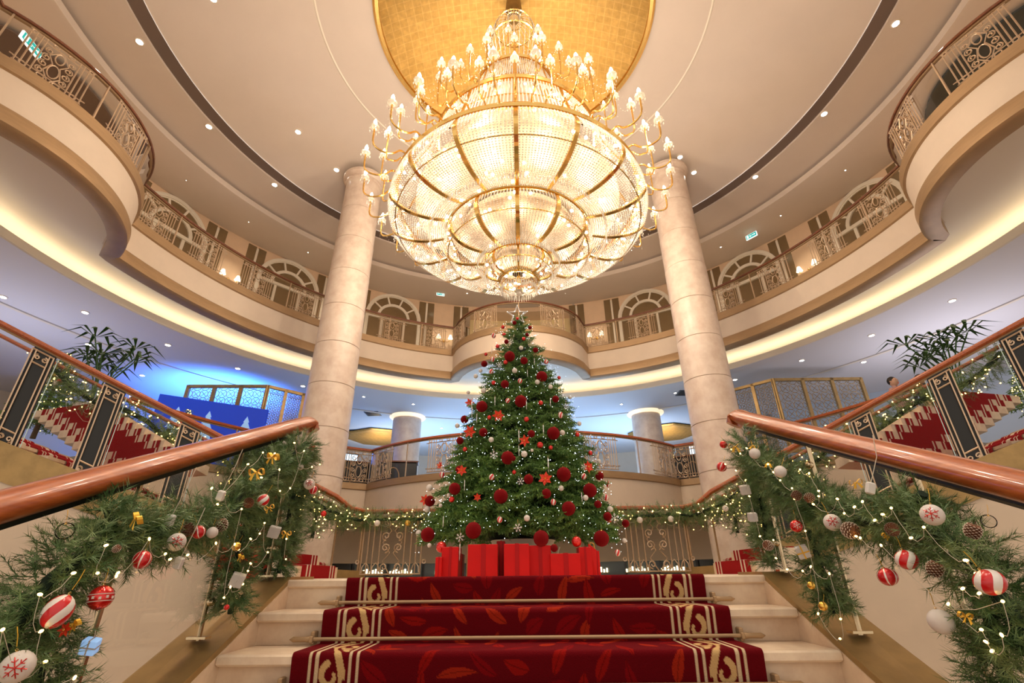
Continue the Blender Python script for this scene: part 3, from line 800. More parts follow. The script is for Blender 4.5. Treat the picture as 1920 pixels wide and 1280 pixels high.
# first floor
K1 = [a for i, a in enumerate(ANG1[1:-1], 1) if (abs(math.hypot(PATH1[i][0], PATH1[i][1] - CY0) - R1) < 1e-5) and (abs(math.hypot(PATH1[i-1][0], PATH1[i-1][1] - CY0) - R1) > 1e-5 or abs(math.hypot(PATH1[i+1][0], PATH1[i+1][1] - CY0) - R1) > 1e-5)]
k0, k1 = min(K1), max(K1)
s1 = [p for p, a in zip(PATH1, ANG1) if a <= k0 + 1e-9]; s2 = [p for p, a in zip(PATH1, ANG1) if k0 - 1e-9 <= a <= k1 + 1e-9]; s3 = [p for p, a in zip(PATH1, ANG1) if a >= k1 - 1e-9]
ZR1 = 2.60; H1 = 1.02
balcony_rail(s1, ZR1, H1, 'first floor railing behind the left column', frac(s1, [(673, 868)], 3.1), ME_WIDE1, 5, 'wood')
balcony_rail(s2, ZR1, H1, 'long bowed first floor railing behind the tree', [.065, .29, .71, .935], ME_WIDE1, 6, 'wood')
balcony_rail(s3, ZR1, H1, 'first floor railing behind the right column', frac(s3, [(1275, 868)], 3.1), ME_WIDE1, 5, 'wood')

# ---- railing round the back of the landing
g = thing('landing_railing', 'glass and gilt iron railing at the back of the landing, hung with garland', 'railing', (0, 8.4, 0))
LB = 2.62
b = MB(); b.tube([(-LB, 8.4, .99), (LB, 8.4, .99)], .05, 8, squash=(1.2, .8)); b.build('handrail', 'wood', g, smooth=True)
for i in range(3):
    x0, x1 = -LB + i * LB * 2 / 3, -LB + (i + 1) * LB * 2 / 3; b = MB(); b.box(((x0 + x1) / 2, 8.4, .5), (x1 - x0 - .03, .012, .9)); b.build('glass_panel', 'glass', g)
for x in (-2.12, 2.12): inst(ME_TALL, 'iron_panel', g, (x, -.04, .02))
for x in (-LB, -.9, .9, LB):
    b = MB(); b.tube([(x, 8.4, 0), (x, 8.4, .96)], .018, 6); b.build('post', 'brass', g)

# ---- wing flights
WD = Vector((-.86, -.51, 0)).normalized(); WSL = .42; TR = .142; WT = TR / WSL; TRW = TR * .88
FOOT = Vector((-2.62, 8.4, 0))
def wing(sg):
    d = Vector((abs(WD.x) * sg, WD.y, 0))
    n = Vector((sg * abs(WD.y), abs(WD.x), 0))          # across the flight, away from the viewer
    F = Vector((abs(FOOT.x) * sg, FOOT.y, 0)); side = 'left' if sg < 0 else 'right'
    n2 = n - d * .35 if True else n
    P = lambda s, w, z: tuple(F + d * s + n2 * w + Vector((0, 0, z)))
    NS = 18; s0 = .55; Wd = 2.2
    st = sgroup('stair', tuple(F))
    for i in range(NS):
        sA = s0 + i * WT; z = (i + 1) * TRW
        b = MB(); lo = [(sA - .03, z - .04), (sA - .03, z), (sA + WT + .02, z), (sA + WT + .02, z - .30), (sA, z - .30), (sA, z - .04)]
        b.slab([P(s, .02, zz) for s, zz in lo], [P(s, Wd, zz) for s, zz in lo]); b.build('step', 'marble', st)
    # carpet
    prof = [(s0 - .02, .0)]
    for i in range(NS):
        sA = s0 + i * WT; z = (i + 1) * TRW; prof += [(sA - .045, z - TRW + .01), (sA - .045, z - .01), (sA - .02, z + .012), (sA + WT - .05, z + .012)]
    segs = []
    us = [(.35, .43, 0), (.43, .45, 1), (.45, .48, 0), (.48, .50, 1), (.50, .56, 0), (.56, .64, 1), (.64, .70, 0), (.70, .72, 1), (.72, 1.48, 0), (1.48, 1.50, 1), (1.50, 1.56, 0), (1.56, 1.64, 1), (1.64, 1.70, 0), (1.70, 1.72, 1), (1.72, 1.75, 0), (1.75, 1.77, 1), (1.77, 1.85, 0)]
    b = MB()
    for u0, u1, mi in us:
        for (sa, za), (sb, zb) in zip(prof, prof[1:]): b.add([P(sa, u0, za), P(sa, u1, za), P(sb, u1, zb), P(sb, u0, zb)], [(0, 1, 2, 3)], mi)
    o = b.build('stair_carpet', ['cloth_carpet_plain', M['cream']]); tag(o, 'red carpet with cream scroll borders climbing the %s wing flight' % side, 'carpet')
    # stringer and wall below
    E = s0 + NS * WT
    zt = lambda s: max(0, (s - s0)) * WSL * .88 + .05
    b = MB(); lo = [(-.1, 0), (-.1, .1), (s0 * .6, .12), (s0, .17), (E, zt(E)), (E, zt(E) - .46), (s0 + .4, -.1)]
    b.slab([P(s, -.05, z) for s, z in lo], [P(s, .02, z) for s, z in lo]); b.build('stringer', 'brass_dark', st)
    b = MB(); lo = [(s0 + .4, -.1), (E, zt(E) - .46), (E, -2.5), (-.1, -2.5), (-.1, -.05)]
    b.slab([P(s, -.03, z) for s, z in lo], [P(s, .02, z) for s, z in lo]); struct(b.build('wall_stair', 'cream'))
    # railing
    H = .93; g = thing('stair_railing', '%s wing flight railing of glass, black and gilt posts and mahogany handrail' % side, 'railing', tuple(F))
    zr = lambda s: zt(s) + H - .02
    pts = [P(-.02, 0, .99), P(.0, 0, .99), P(.25, 0, 1.03)] + [P(s, 0, .99 + WSL * s) for s in np.linspace(.5, E, 12)]
    b = MB(); b.tube(pts, .055, 10, squash=(1.1, .75)); b.build('handrail', 'wood', g, smooth=True)
    b = MB(); b.tube([(x, y, z - .05) for x, y, z in pts], .02, 6); b.build('rail_core', 'brass', g)
    ps = [.15, 1.45, 2.75, 4.05, 5.35, 6.3]
    ps = PS_WING
    for i, s in enumerate(ps):
        w = .26; zb, ztp = zt(s), .94 + WSL * s
        b = MB(); b.slab([P(s - w / 2, -.012, zt(s - w / 2)), P(s + w / 2, -.012, zt(s + w / 2)), P(s + w / 2, -.012, .94 + WSL * (s + w / 2)), P(s - w / 2, -.012, .94 + WSL * (s - w / 2))],
                         [P(s - w / 2, .012, zt(s - w / 2)), P(s + w / 2, .012, zt(s + w / 2)), P(s + w / 2, .012, .94 + WSL * (s + w / 2)), P(s - w / 2, .012, .94 + WSL * (s - w / 2))])
        pst = b.build('post', 'iron_black', g)
        b = MB(); hh = ztp - zb
        for ln in iron_narrow(w, hh * .97): b.tube([P(s + x, -.03, zb + z + WSL * x) for x, z in ln], .011, 4, caps=False)
        q = b.build('iron_scroll', 'iron', g)
    b = MB(); b.tube([P(.02, 0, 0), P(.02, 0, .97)], .022, 8); b.build('post', 'brass', g)
    for a, bb in zip([-.1] + ps, ps):
        x0, x1 = a + .16, bb - .16; b = MB()
        b.add([P(x0, 0, zt(x0)), P(x1, 0, zt(x1)), P(x1, 0, .94 + WSL * x1), P(x0, 0, .94 + WSL * x0)], [(0, 1, 2, 3)]); b.build('glass_panel', 'glass', g)
        b = MB(); b.tube([P(x1, 0, zt(x1)), P(x1, 0, .93 + WSL * x1)], .007, 4); b.build('glass_edge', 'glass_edge', g)
    # far side railing
    g2 = thing('stair_railing', 'far side handrail of the %s wing flight with garland' % side, 'railing', P(2, Wd, 0))
    b = MB(); b.tube([P(s, Wd, .95 + WSL * s) for s in np.linspace(.3, E + 2.2, 8)], .045, 8, squash=(1.1, .75)); b.build('handrail', 'wood', g2, smooth=True)
    for s in (.8, 2.2, 3.6, 5.0):
        b = MB(); b.tube([P(s, Wd, zt(s) - .1), P(s, Wd, .93 + WSL * s)], .02, 6); b.build('post', 'brass', g2)
    return P, E
PS_WING = [1.5, 2.75, 3.8, 4.7, 5.8]
WP, WE = {}, {}
for sg in (-1, 1): WP[sg], WE[sg] = wing(sg)
# winder steps where each wing flight leaves the landing
for sg in (-1, 1):
    g = sgroup('stair', (sg * 2.6, 6.9, 0)); sd = 'left' if sg < 0 else 'right'
    cp = MB()
    for i in range(2):
        x0 = 2.72 + i * .28; y0, y1 = 6.3, 7.7; z = (i + 1) * TR
        b = MB(); b.prism([(sg * x0, y0 + i * .1), (sg * (x0 + .30), y0 + i * .1), (sg * (x0 + .34), y1), (sg * x0, y1)] if sg > 0 else [(sg * (x0 + .30), y0 + i * .1), (sg * x0, y0 + i * .1), (sg * x0, y1), (sg * (x0 + .34), y1)], max(0, z - TR - .1), z)
        b.build('step', 'marble_edge', g)
        cp.box((sg * (x0 + .135), 7.0, z - .065), (.31, 1.1, .16))
        for yy in (6.56, 6.66, 7.36, 7.46): cp.box((sg * (x0 + .135), yy, z - .064), (.318, .035, .164), 1)
    b = cp.build('stair_carpet', ['cloth_carpet_plain', 'cream']); tag(b, 'red carpet on the low winder steps at the %s of the landing' % sd, 'carpet')

# ---- main stair
TR0 = .142; TR = .150
RAILK = {}
for sg, A_, B_ in ((-1, (1.444, .207), (3.26, .985)), (1, (1.552, .241), (3.30, .99))):
    k_ = (B_[1] - A_[1]) / (B_[0] - A_[0])
    RAILK[sg] = [(sg * 1.50, 3.36, .95), (sg * 1.52, 3.345, .995), (sg * 1.53, 3.30, 1.0)] + [(sg * 1.53, y, A_[1] + (y - A_[0]) * k_) for y in (3.22, 3.0, 2.5, 2.0, 1.5, 1.0, .5)]
TD, NT = .307, 8
st = sgroup('stair', (0, 3.19, 0))
XS = 1.40
for i in range(NT):
    Y = 3.19 - i * TD; z = -i * TR
    if i:
        b = MB(); b.box((0, Y + TD / 2 - .012, z - .0225), (2 * XS, TD + .03, .045), bev=.008); b.build('tread', 'marble_edge', st)
    else:
        b = MB(); b.box((0, Y + .15, z - .0225 + .002), (3.0, .34, .045), bev=.008); b.build('tread', 'marble_edge', st)
    b = MB(); b.box((0, Y + .04 , z - .045 - (TR - .045) / 2), (2 * XS, .05, TR - .045)); b.build('riser', 'marble', st)
# curbs (sloped stringers) with brass caps
def zc_(Y): return (Y - 3.19) * TR0 / TD + .015
for sg in (-1, 1):
    sd = 'left' if sg < 0 else 'right'
    b = MB(); lo = [(3.45, -.3), (3.45, 0), (3.19, 0), (.4, zc_(.4)), (.4, zc_(.4) - .5)]
    b.slab([(sg * 1.40, y, z - .02) for y, z in lo], [(sg * 1.62, y, z - .02) for y, z in lo]); b.build('stringer', 'marble', st)
    b = MB(); lo = [(3.55, -.02), (3.55, .018), (3.21, .018), (.4, zc_(.4) + .018), (.4, zc_(.4) - .02), (3.2, -.02)]
    b.slab([(sg * 1.405, y, z) for y, z in lo], [(sg * 1.66, y, z) for y, z in lo]); b.build('brass_cap', 'brass_dark', st)
    b = MB(); lo = [(3.6, .0), (3.6, -.35), (.4, zc_(.4) - .45), (.4, zc_(.4)), (3.2, .0)]
    b.slab([(sg * 1.62, y, z) for y, z in lo], [(sg * 1.68, y, z) for y, z in lo]); b.build('fascia', 'brass_dark', st)
    # balustrade
    X = sg * 1.53
    g = thing('stair_railing', 'main stair railing on the %s with broad mahogany handrail, glass and slim posts' % sd, 'railing', (X, 3.19, 0))
    K = RAILK[sg]
    pts = K; b = MB()
    b.tube(pts, .066, 14, squash=(1.15, .72)); b.build('handrail', 'wood', g, smooth=True)
    b = MB(); b.tube([(p[0], p[1], p[2] - .055) for p in pts[3:]], .02, 6); b.build('rail_core', 'iron_black', g)
    def zrail(Y):
        for p, q in zip(pts, pts[1:]):
            if (p[1] - Y) * (q[1] - Y) <= 0: t = (Y - p[1]) / (q[1] - p[1] or 1); return p[2] + (q[2] - p[2]) * t, p[0] + (q[0] - p[0]) * t
        return pts[-1][2], pts[-1][0]
    ys = [3.30, 3.16, 2.60, 1.95, 1.3, .7]
    for y in ys[1:]:
        zr_, xr = zrail(y); zb = zc_(y) if y < 3.19 else 0
        b = MB(); b.tube([(X, y, zb + .01), (X, y, zr_ - .05)], .011, 6); b.box((X, y, zb + .022), (.09, .05, .01)); b.sphere((X - sg * .02, y, zb + .17), .02, 8, 6); b.sphere((X - sg * .02, y, zr_ - .17), .02, 8, 6)
        b.build('post', 'steel', g, smooth=True)
    for a, c_ in zip(ys[1:], ys[2:]):
        za, xa = zrail(a - .02); zb_, xb = zrail(c_ + .02); b = MB()
        b.add([(X, a - .02, zc_(a) + .03), (X, c_ + .02, zc_(c_) + .03), (X, c_ + .02, zb_ - .06), (X, a - .02, za - .06)], [(0, 1, 2, 3)]); b.build('glass_panel', 'glass', g)
# ================================================================ FOLIAGE
def tri_needles(segs, n_per, L, w, spread, rng, droop=0.0):
    """needles along twig segments -> (V, F) triangles"""
    V, F = [], []
    for (a, b) in segs:
        a = np.array(a, float); b = np.array(b, float); ax = b - a; ln = np.linalg.norm(ax); ax /= ln
        k = max(3, int(n_per * ln))
        for i in range(k):
            t = (i + rng.random()) / k; p = a + (b - a) * t
            r = rng.normal(size=3); r -= ax * (r @ ax); r /= np.linalg.norm(r) + 1e-9
            if droop: r[1] *= .35; r /= np.linalg.norm(r)
            d = ax * (1 - spread) + r * spread; d /= np.linalg.norm(d)
            side = np.cross(d, ax + .01); side /= np.linalg.norm(side) + 1e-9
            l = L * (.75 + .5 * rng.random()); n = len(V)
            V += [p - side * w / 2, p + side * w / 2, p + d * l]; F.append((n, n + 1, n + 2))
    return np.array(V), np.array(F)
def twig_tris(segs, r):
    V, F = [], []
    for a, b in segs:
        a = np.array(a, float); b = np.array(b, float); ax = b - a; u = np.cross(ax, [.3, .9, .2]); u = u / np.linalg.norm(u) * r; n = len(V)
        w = np.cross(ax / np.linalg.norm(ax), u)
        V += [a + u, a - u * .5 + w * .8, a - u * .5 - w * .8, b]; F += [(n, n + 1, n + 3), (n + 1, n + 2, n + 3), (n + 2, n, n + 3)]
    return np.array(V), np.array(F)
def join(*parts):
    V, F, o = [], [], 0
    for v, f in parts: V.append(v); F.append(f + o); o += len(v)
    return np.concatenate(V), np.concatenate(F)
def fir_frond(rng):
    """a flat fir tip: main twig along z with side twigs in the xz plane"""
    segs = [((0, 0, 0), (0, .02, 1.0))]
    for t in (.12, .27, .42, .57, .72, .86):
        l = .42 * (1 - t * .75)
        for q in (-1, 1):
            tt = t + rng.uniform(-.03, .03); segs.append(((0, .02 * tt, tt), (q * l * .8, rng.uniform(-.04, .04), tt + l * .62)))
    V, F = tri_needles(segs, 26, .105, .034, .62, rng)
    return join((V, F), twig_tris(segs, .018))
def pine_tuft(rng, n=46):
    segs = [((0, 0, 0), (0, 0, 1))]
    V, F = tri_needles(segs, n, .40, .030, .58, rng)
    return join((V, F), twig_tris(segs, .03))

# ---------------------------------------------------------------- the big tree
TX, TY = -.01, 6.25
TREE_H0, TREE_H1 = .36, 3.52
def tree_R(z):
    t = (TREE_H1 - z) / (TREE_H1 - TREE_H0); t = max(0, min(1.05, t))
    return .05 + 1.18 * t ** .88
tree = thing('christmas_tree', 'tall decorated green fir tree on the landing, topped by a white star', 'christmas tree', (TX, TY, 0))
b = MB(); b.tube([(TX, TY, 0), (TX, TY, 3.3)], [.07, .02], 10); b.build('trunk', 'bark', tree, smooth=True)
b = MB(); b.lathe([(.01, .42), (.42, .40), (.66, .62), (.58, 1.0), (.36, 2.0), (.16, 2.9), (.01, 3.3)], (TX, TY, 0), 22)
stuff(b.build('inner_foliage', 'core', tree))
rng = np.random.default_rng(5)
protos = [fir_frond(rng) for _ in range(5)]
Vs, Fs, off, MI = [], [], 0, []
levels = 30
P, D, S = [], [], []
for li in range(levels):
    z = TREE_H0 + .05 + (TREE_H1 - TREE_H0 - .18) * (li / (levels - 1)) ** 1.0
    R = tree_R(z)
    nb = max(5, int(2 * PI * R / .165))
    for k in range(nb):
        a = 2 * PI * (k + rng.random() * .8) / nb + li * .7
        o = np.array([math.sin(a), math.cos(a), 0]); back = math.cos(a) > .35
        rr = R * rng.uniform(.86, 1.04)
        zt_ = z + rng.uniform(-.05, .05)
        tilt = -.30 + .5 * (z / TREE_H1) + rng.uniform(-.12, .12)
        d = o + np.array([0, 0, tilt]); d /= np.linalg.norm(d)
        ln = min(.40, .16 + .26 * R) * rng.uniform(.85, 1.15)
        tip = np.array([TX, TY, zt_]) + o * rr
        n_f = 1 if back else 3
        for q in range(n_f):
            dd = d + rng.normal(size=3) * .22 * (q > 0); s_ = ln * (1 if q == 0 else .75)
            P.append(tip - dd / np.linalg.norm(dd) * s_ * (.95 if q == 0 else rng.uniform(.75, 1.25))); D.append(dd); S.append(s_)
        if not back and R > .35:   # a deeper, lower frond
            P.append(tip - d * ln * 1.7 + np.array([0, 0, -.05])); D.append(d + rng.normal(size=3) * .15); S.append(ln * 1.1)
for k in range(9):
    a = 2 * PI * k / 9; P.append(np.array([TX, TY, 3.28])); D.append(np.array([math.sin(a) * .5, math.cos(a) * .5, 1.0])); S.append(.2)
P, D, S = np.array(P), np.array(D), np.array(S)
# spin so that the frond lies roughly flat
def flat_spin(D):
    Rm = frames(D); up = np.array([0, 0, 1.0]); ux = Rm[:, :, 0] @ up; uy = Rm[:, :, 1] @ up
    return np.arctan2(ux, uy) * -1
sp = flat_spin(D) + np.random.default_rng(3).normal(size=len(D)) * .35
for pi, pr in enumerate(protos):
    sel = np.arange(len(P)) % len(protos) == pi
    V, F = scatter(pr, P[sel], D[sel], S[sel], sp[sel]); Vs.append(V); Fs.append(F + off); off += len(V)
o = np_mesh('foliage', np.concatenate(Vs), np.concatenate(Fs), 'needle', parent=tree); stuff(o)
TIPS = P + D / np.linalg.norm(D, axis=1, keepdims=True) * S[:, None]

def cone_hit(px, py, out=.03):
    """where the ray through a picture point meets the tree's cone of branches"""
    d = ray(px, py); d = d / np.linalg.norm(d); best = None; bd = 9
    for t in np.arange(4.2, 8.2, .01):
        p = EYE + d * t
        if p[1] > TY + .1: break
        g = math.hypot(p[0] - TX, p[1] - TY) - tree_R(p[2]) - out
        if g < 0: return p
        if g < bd: bd = g; best = p
    return best
# tiny white lights
b = MB(); rr = np.random.default_rng(8)
cand = [t for t in TIPS if t[1] < TY + .35]
for _ in range(1300):
    t = cand[rr.integers(len(cand))] + rr.normal(size=3) * .05; b.octa(tuple(t), .0028 + .0026 * rr.random())
stuff(b.build('fairy_lights', 'bulb_white', tree))

# star
sp_ = at_y(970, 590, TY - .05); star = thing('tree_star', 'open white five-pointed star with glittering edges on top of the tree', 'star', tuple(sp_), None, (0, 0, 0), local=True)
pt = []
for i in range(10):
    r = .155 if i % 2 == 0 else .062; a = PI * i / 5; pt.append((r * math.sin(a), 0, r * math.cos(a)))
b = MB(); b.tube(pt, .014, 6, closed=True); b.build('outline', 'white_matte', star)
b = MB(); b.tube([(x * .86, -.01, z * .86) for x, y, z in pt], .004, 5, closed=True); b.build('inner_outline', 'crystal_orn', star)
b = MB(); [b.octa((p[0], -.016, p[2]), .005) for p in pt]; stuff(b.build('tiny_lights', 'bulb_white', star))

# ---------------------------------------------------------------- ornaments
def bauble_mesh(name, m, seg=16):
    b = MB(); b.sphere((0, 0, 0), 1, seg, 10); me = b.mesh(name, m, smooth=True); return me
BM = {k: bauble_mesh('ball', k) for k in ('velvet', 'red_shiny', 'white_matte', 'swirl', 'pinstripe', 'gold_bauble', 'glass', 'silver')}
b = MB(); b.lathe([(.001, 1.28), (.10, 1.26), (.16, 1.2), (.17, .97)], (0, 0, 0), 8); b.tube([(0, 0, 1.25), (.08, 0, 1.38), (0, 0, 1.48), (-.08, 0, 1.38), (0, 0, 1.25)], .025, 4); CAPM = b.mesh('cap', 'gold', smooth=True)
ORN = {}
def bauble(kind, px, py, rpx, p=None, where='tree', squash=1.0, rot=None):
    if p is None: p = cone_hit(px, py)
    zc = (np.array(p) - EYE) @ FWD; r = rpx * zc / FPX
    nm = {'velvet': 'velvet_bauble', 'pinecone': 'pine_cone'}.get(kind, 'bauble')
    t = thing(nm, '', 'ornament', tuple(p), None, rot or (rng.normal() * .15, rng.normal() * .15, rng.uniform(0, 6)), local=True, scale=(r, r, r * squash))
    inst(BM[kind], 'ball', t); inst(CAPM, 'cap', t, scale=(1, 1, .8))
    ORN.setdefault((where, kind), []).append((px, py, t)); return t
VEL = [(964.5,605,4),(955.6,668,10),(982.7,676,7),(1004,656,5),(988.7,627,3.6),(949.7,640.5,4.4),(908,682,6),(946.6,720,7.7),(1015.8,706,10.5),(903.4,762,10.7),(976.4,752,11.5),(1041.7,748,6.5),(993.6,614,3.6),(871,786,7.5),(906,810,8),(862.5,826,7),(952,858,12.5),(861,880,7),(852.5,916,11),(939,930,13.5),(806,939,10),(802,1002,13),(887.5,994,15),(996,813,7),(1037.5,812,12),(1057,889,13.5),(991,898,9),(1024.5,925,9),(1124,892,8),(1106,919,13),(1066,953,13),(1139,968,8),(1173,981,7),(1127.5,1009,14.5),(1014.5,1009,14.5),(1121,945,7),(1039,1027,7),(962,859,5)]
SHI = [(827.5,1025.5,10),(1081,1015,9.5),(1012.5,834,6),(1032.5,839,4.3),(987,786,5),(1082.5,814.5,4.3),(1107,849,4.3),(872,842,4.5),(917.5,782.5,4.3),(847,936,5.5),(964,885,4),(945,627,3.6),(933,649,4),(982,635,3.6),(948,679,4.4),(925.6,717.5,4.4),(1013.8,755,4.6),(1048,708,3.6),(943,613,3.6),(911,664,3.3),(970,597,3)]
SWI = [(925.6,629),(924,673.6),(921,696),(975,714),(1024,678),(952,751),(1051,776.5),(829,890),(922,894),(937,974),(1051,779),(1094.5,893),(1037.5,941),(1139,907),(1136,932.5),(1158,1036)]
WHI = [(977,652,4.2),(965,694.6,5),(1007.5,716,4.6),(906.7,732,5),(1032,725,4.3),(892,705,4.2),(901,695,3.6),(878,735.6,3.5),(1068.7,744.6,3.5),(857.5,798,4.5),(921,824,5),(801,954,6),(805,914,6),(841,928,3.4),(785,999,5.5),(805,1022,4),(826,947.5,3.5),(983,851,6),(1054.5,811,5),(1086,794,4.3),(1052,915,5.2),(1098,933,5.2),(988,971,5.8),(1144,954,5.5),(1171,1013,4.2),(1123,864.5,4),(997.5,844,3)]
VEL.sort(); SHI.sort(); SWI.sort(); WHI.sort()
for a in VEL: bauble('velvet', *a)
for a in SHI: bauble('red_shiny', *a)
for x, y in SWI: bauble('swirl', x, y, 4.4 if y < 860 else 5.2, squash=1.15)
for a in WHI: bauble('white_matte', *a)
# snowflakes, poinsettias, icicles
def flake_mesh():
    b = MB()
    for k in range(6):
        a = PI * k / 3; dx, dz = math.sin(a), math.cos(a); b.tube([(0, 0, 0), (dx, 0, dz)], .05, 4)
        for t in (.5, .75):
            for q in (-1, 1):
                a2 = a + q * PI / 4; l = .32 if t < .6 else .24
                b.tube([(dx * t, 0, dz * t), (dx * t + math.sin(a2) * l, 0, dz * t + math.cos(a2) * l)], .04, 4)
    b.octa((0, 0, 0), .16); return b.mesh('star_arms', 'crystal_orn')
FLK = flake_mesh(); b = MB(); b.tube([(0, 0, 1), (0, 0, 1.9)], .025, 4); FSTR = b.mesh('string', 'gold')
for i, (x, y, r) in enumerate(sorted([(958,640,6),(937,683,6),(1061.6,761,6),(926,852.5,8),(847,841,7.5),(971,989,8),(862.5,1007,8),(976,902,7),(1099,824,7),(1152,971,9),(1095,875,6)])):
    p = cone_hit(x, y, .05); zc = (p - EYE) @ FWD; t = thing('snowflake_ornament', '', 'ornament', tuple(p), None, (0, rng.uniform(0, 1), rng.normal() * .3), local=True, scale=r * zc / FPX)
    inst(FLK, 'star_arms', t); inst(FSTR, 'string', t, rot=(0, -t.rotation_euler[1], 0)); ORN.setdefault(('tree', 'flake'), []).append((x, y, t))
def poin_mesh():
    b = MB()
    for ring, n, L, tl in ((0, 6, 1.0, .15), (1, 5, .7, .5)):
        for k in range(n):
            a = 2 * PI * k / n + ring * .5; d = Vector((math.sin(a), -tl, math.cos(a))); s = Vector((math.cos(a), 0, -math.sin(a))) * .26 * L
            m_ = d * (.5 * L); b.add([(0, 0, 0), m_ + s, d * L, m_ - s, m_ + Vector((0, .06, 0))], [(0, 1, 4), (1, 2, 4), (2, 3, 4), (3, 0, 4)])
    return b.mesh('petals', 'red_petal')
POIN = poin_mesh(); b = MB(); [b.octa((.1 * math.sin(k), -.25, .1 * math.cos(k)), .07) for k in range(6)]; POIC = b.mesh('flower_heart', 'gold_bauble')
for i, (x, y, r) in enumerate(sorted([(934,779,12),(881,809,13),(881,755,10),(866,882,11),(825,872,8),(797,937,11),(984,826,12),(1022.5,897.5,14),(1102.5,875,12),(895,932,8)])):
    p = cone_hit(x, y, .05); zc = (p - EYE) @ FWD; t = thing('poinsettia', '', 'ornament', tuple(p), None, (rng.normal() * .2, rng.uniform(0, 1), rng.normal() * .4), local=True, scale=r * zc / FPX)
    inst(POIN, 'petals', t); inst(POIC, 'flower_heart', t); ORN.setdefault(('tree', 'poin'), []).append((x, y, t))
b = MB(); b.lathe([(.001, -.5), (.03, -.35), (.02, -.2), (.05, 0), (.03, .2), (.045, .38), (.02, .5)], (0, 0, 0), 6); ICI = b.mesh('icicle_shaft', 'crystal_orn'); b = MB(); b.tube([(0, 0, .5), (0, 0, .62)], .012, 4); ICH = b.mesh('hook', 'gold')
for i, (x, y, h) in enumerate(sorted([(922,657,14),(1002,678,14),(989,700,14),(928,752,18),(987,759,18),(1032,754,17),(884.5,757,22),(885,773,22),(894,784,18),(871,910,20),(973,818,24),(973,845,20),(1028,872,28),(1091,932,18),(1019,808,24),(831,978,20),(862,1035,30)])):
    p = cone_hit(x, y, .04); zc = (p - EYE) @ FWD; t = thing('icicle_ornament', '', 'ornament', tuple(p), None, (0, 0, 0), local=True, scale=h * zc / FPX)
    inst(ICI, 'icicle_shaft', t); inst(ICH, 'hook', t); ORN.setdefault(('tree', 'ici'), []).append((x, y, t))
KL = {'velvet': 'dark red velvet bauble', 'red_shiny': 'shiny red bauble', 'swirl': 'red and white striped bauble', 'white_matte': 'white bauble', 'flake': 'clear snowflake ornament', 'poin': 'red poinsettia flower', 'ici': 'slim clear icicle ornament'}
BANDS = [(0, 650, 'just below the tree star'), (650, 715, 'high on the tree'), (715, 790, 'on the upper middle of the tree'), (790, 865, 'around the middle of the tree'), (865, 930, 'on the lower middle of the tree'), (930, 985, 'on the wide lower branches'), (985, 2000, 'on the lowest branches')]
for (wh, kd), L in list(ORN.items()):
    if wh != 'tree': continue
    for y0, y1, nm in BANDS:
        S_ = sorted([t for t in L if y0 <= t[1] < y1], key=lambda t: t[0])
        for i, (_, _, o) in enumerate(S_):
            w = ordn(i, len(S_)); o['label'] = ('%s %s %s' % (w, KL[kd], nm)).replace('left dark', 'left-side dark') if w != 'the only' else 'single %s %s' % (KL[kd], nm)
            o['group'] = KL[kd] + 's on the tree'

# ---------------------------------------------------------------- wrapped boxes under the tree
GB = [(815, 827, 1044, 4.98, 'short narrow', .18), (826, 858, 1025, 5.05, 'tall narrow', .26), (876, 933, 1020, 5.0, 'broad upright', .26), (931, 947, 1014, 5.35, 'dark narrow', .2), (945, 993, 1019, 4.9, 'brightest upright', .28), (992, 1035, 1022, 5.0, 'plain square', .28), (1033, 1090, 1037, 4.95, 'low wide', .26), (1088, 1112, 1025, 5.05, 'slim upright', .22), (1116, 1127, 1032, 5.12, 'rearmost slim', .2), (858, 866, 1038, 5.5, 'shadowed small', .2)]
GL = ['short narrow red gift box, the one at the far left end of the row', 'tall narrow red gift box second in the row beneath the tree', 'broad upright red gift box left of the tree base', 'dark red gift box set back in the gap left of centre', 'bright red gift box at the front centre with a ribbon fold', 'plain square red gift box just right of the centre one', 'low wide red gift box, the shortest of the central group', 'slim red gift box right of the low wide one', 'narrow red gift box at the right end of the row', 'small shadowed dark red box behind the left boxes']
for (x0, x1, yt, Y, _, dp), lb in zip(GB, GL):
    A = at_y(x0, 1078, Y); B = at_y(x1, 1078, Y); T = at_y((x0 + x1) / 2, yt, Y); w, h = B[0] - A[0], T[2]
    c = ((A[0] + B[0]) / 2, Y + dp / 2, 0)
    g = thing('gift_box', lb, 'gift', c, 'red gift boxes under the tree')
    m = 'red_paper2' if Y > 5.3 else 'red_paper'
    b = MB(); b.box((c[0], c[1], h / 2), (w, dp, h), bev=.004); b.build('carton', m, g)
    b = MB(); rx = c[0] + w * .02; b.box((rx, c[1], h / 2 + .001), (w * .16, dp + .008, h + .006)); b.build('ribbon', 'red_paper2' if m == 'red_paper' else 'red_paper', g)
g = thing('gift_bag', 'red paper gift bag leaning open near the right end of the row', 'gift bag', tuple(at_y(1114, 1078, 5.15)[:2]) + (0,), 'red gift boxes under the tree')
A = at_y(1110, 1078, 5.1); B = at_y(1120, 1078, 5.1); h = at_y(1114, 1019, 5.1)[2]
b = MB(); x0, x1 = A[0], B[0]; b.slab([(x0, 5.1, 0), (x1, 5.1, 0), (x1 + .01, 5.1, h * .8), (x0 - .02, 5.06, h)], [(x0, 5.22, 0), (x1, 5.22, 0), (x1 + .01, 5.2, h * .8), (x0 + .01, 5.2, h)]); b.build('bag_body', 'red_paper', g)
b = MB(); b.tube([(x0, 5.12, h * .9), (x0 + .01, 5.12, h * 1.05), (x1 - .01, 5.12, h * 1.0), (x1, 5.12, h * .8)], .004, 5); b.build('handle', 'gold_ribbon', g)
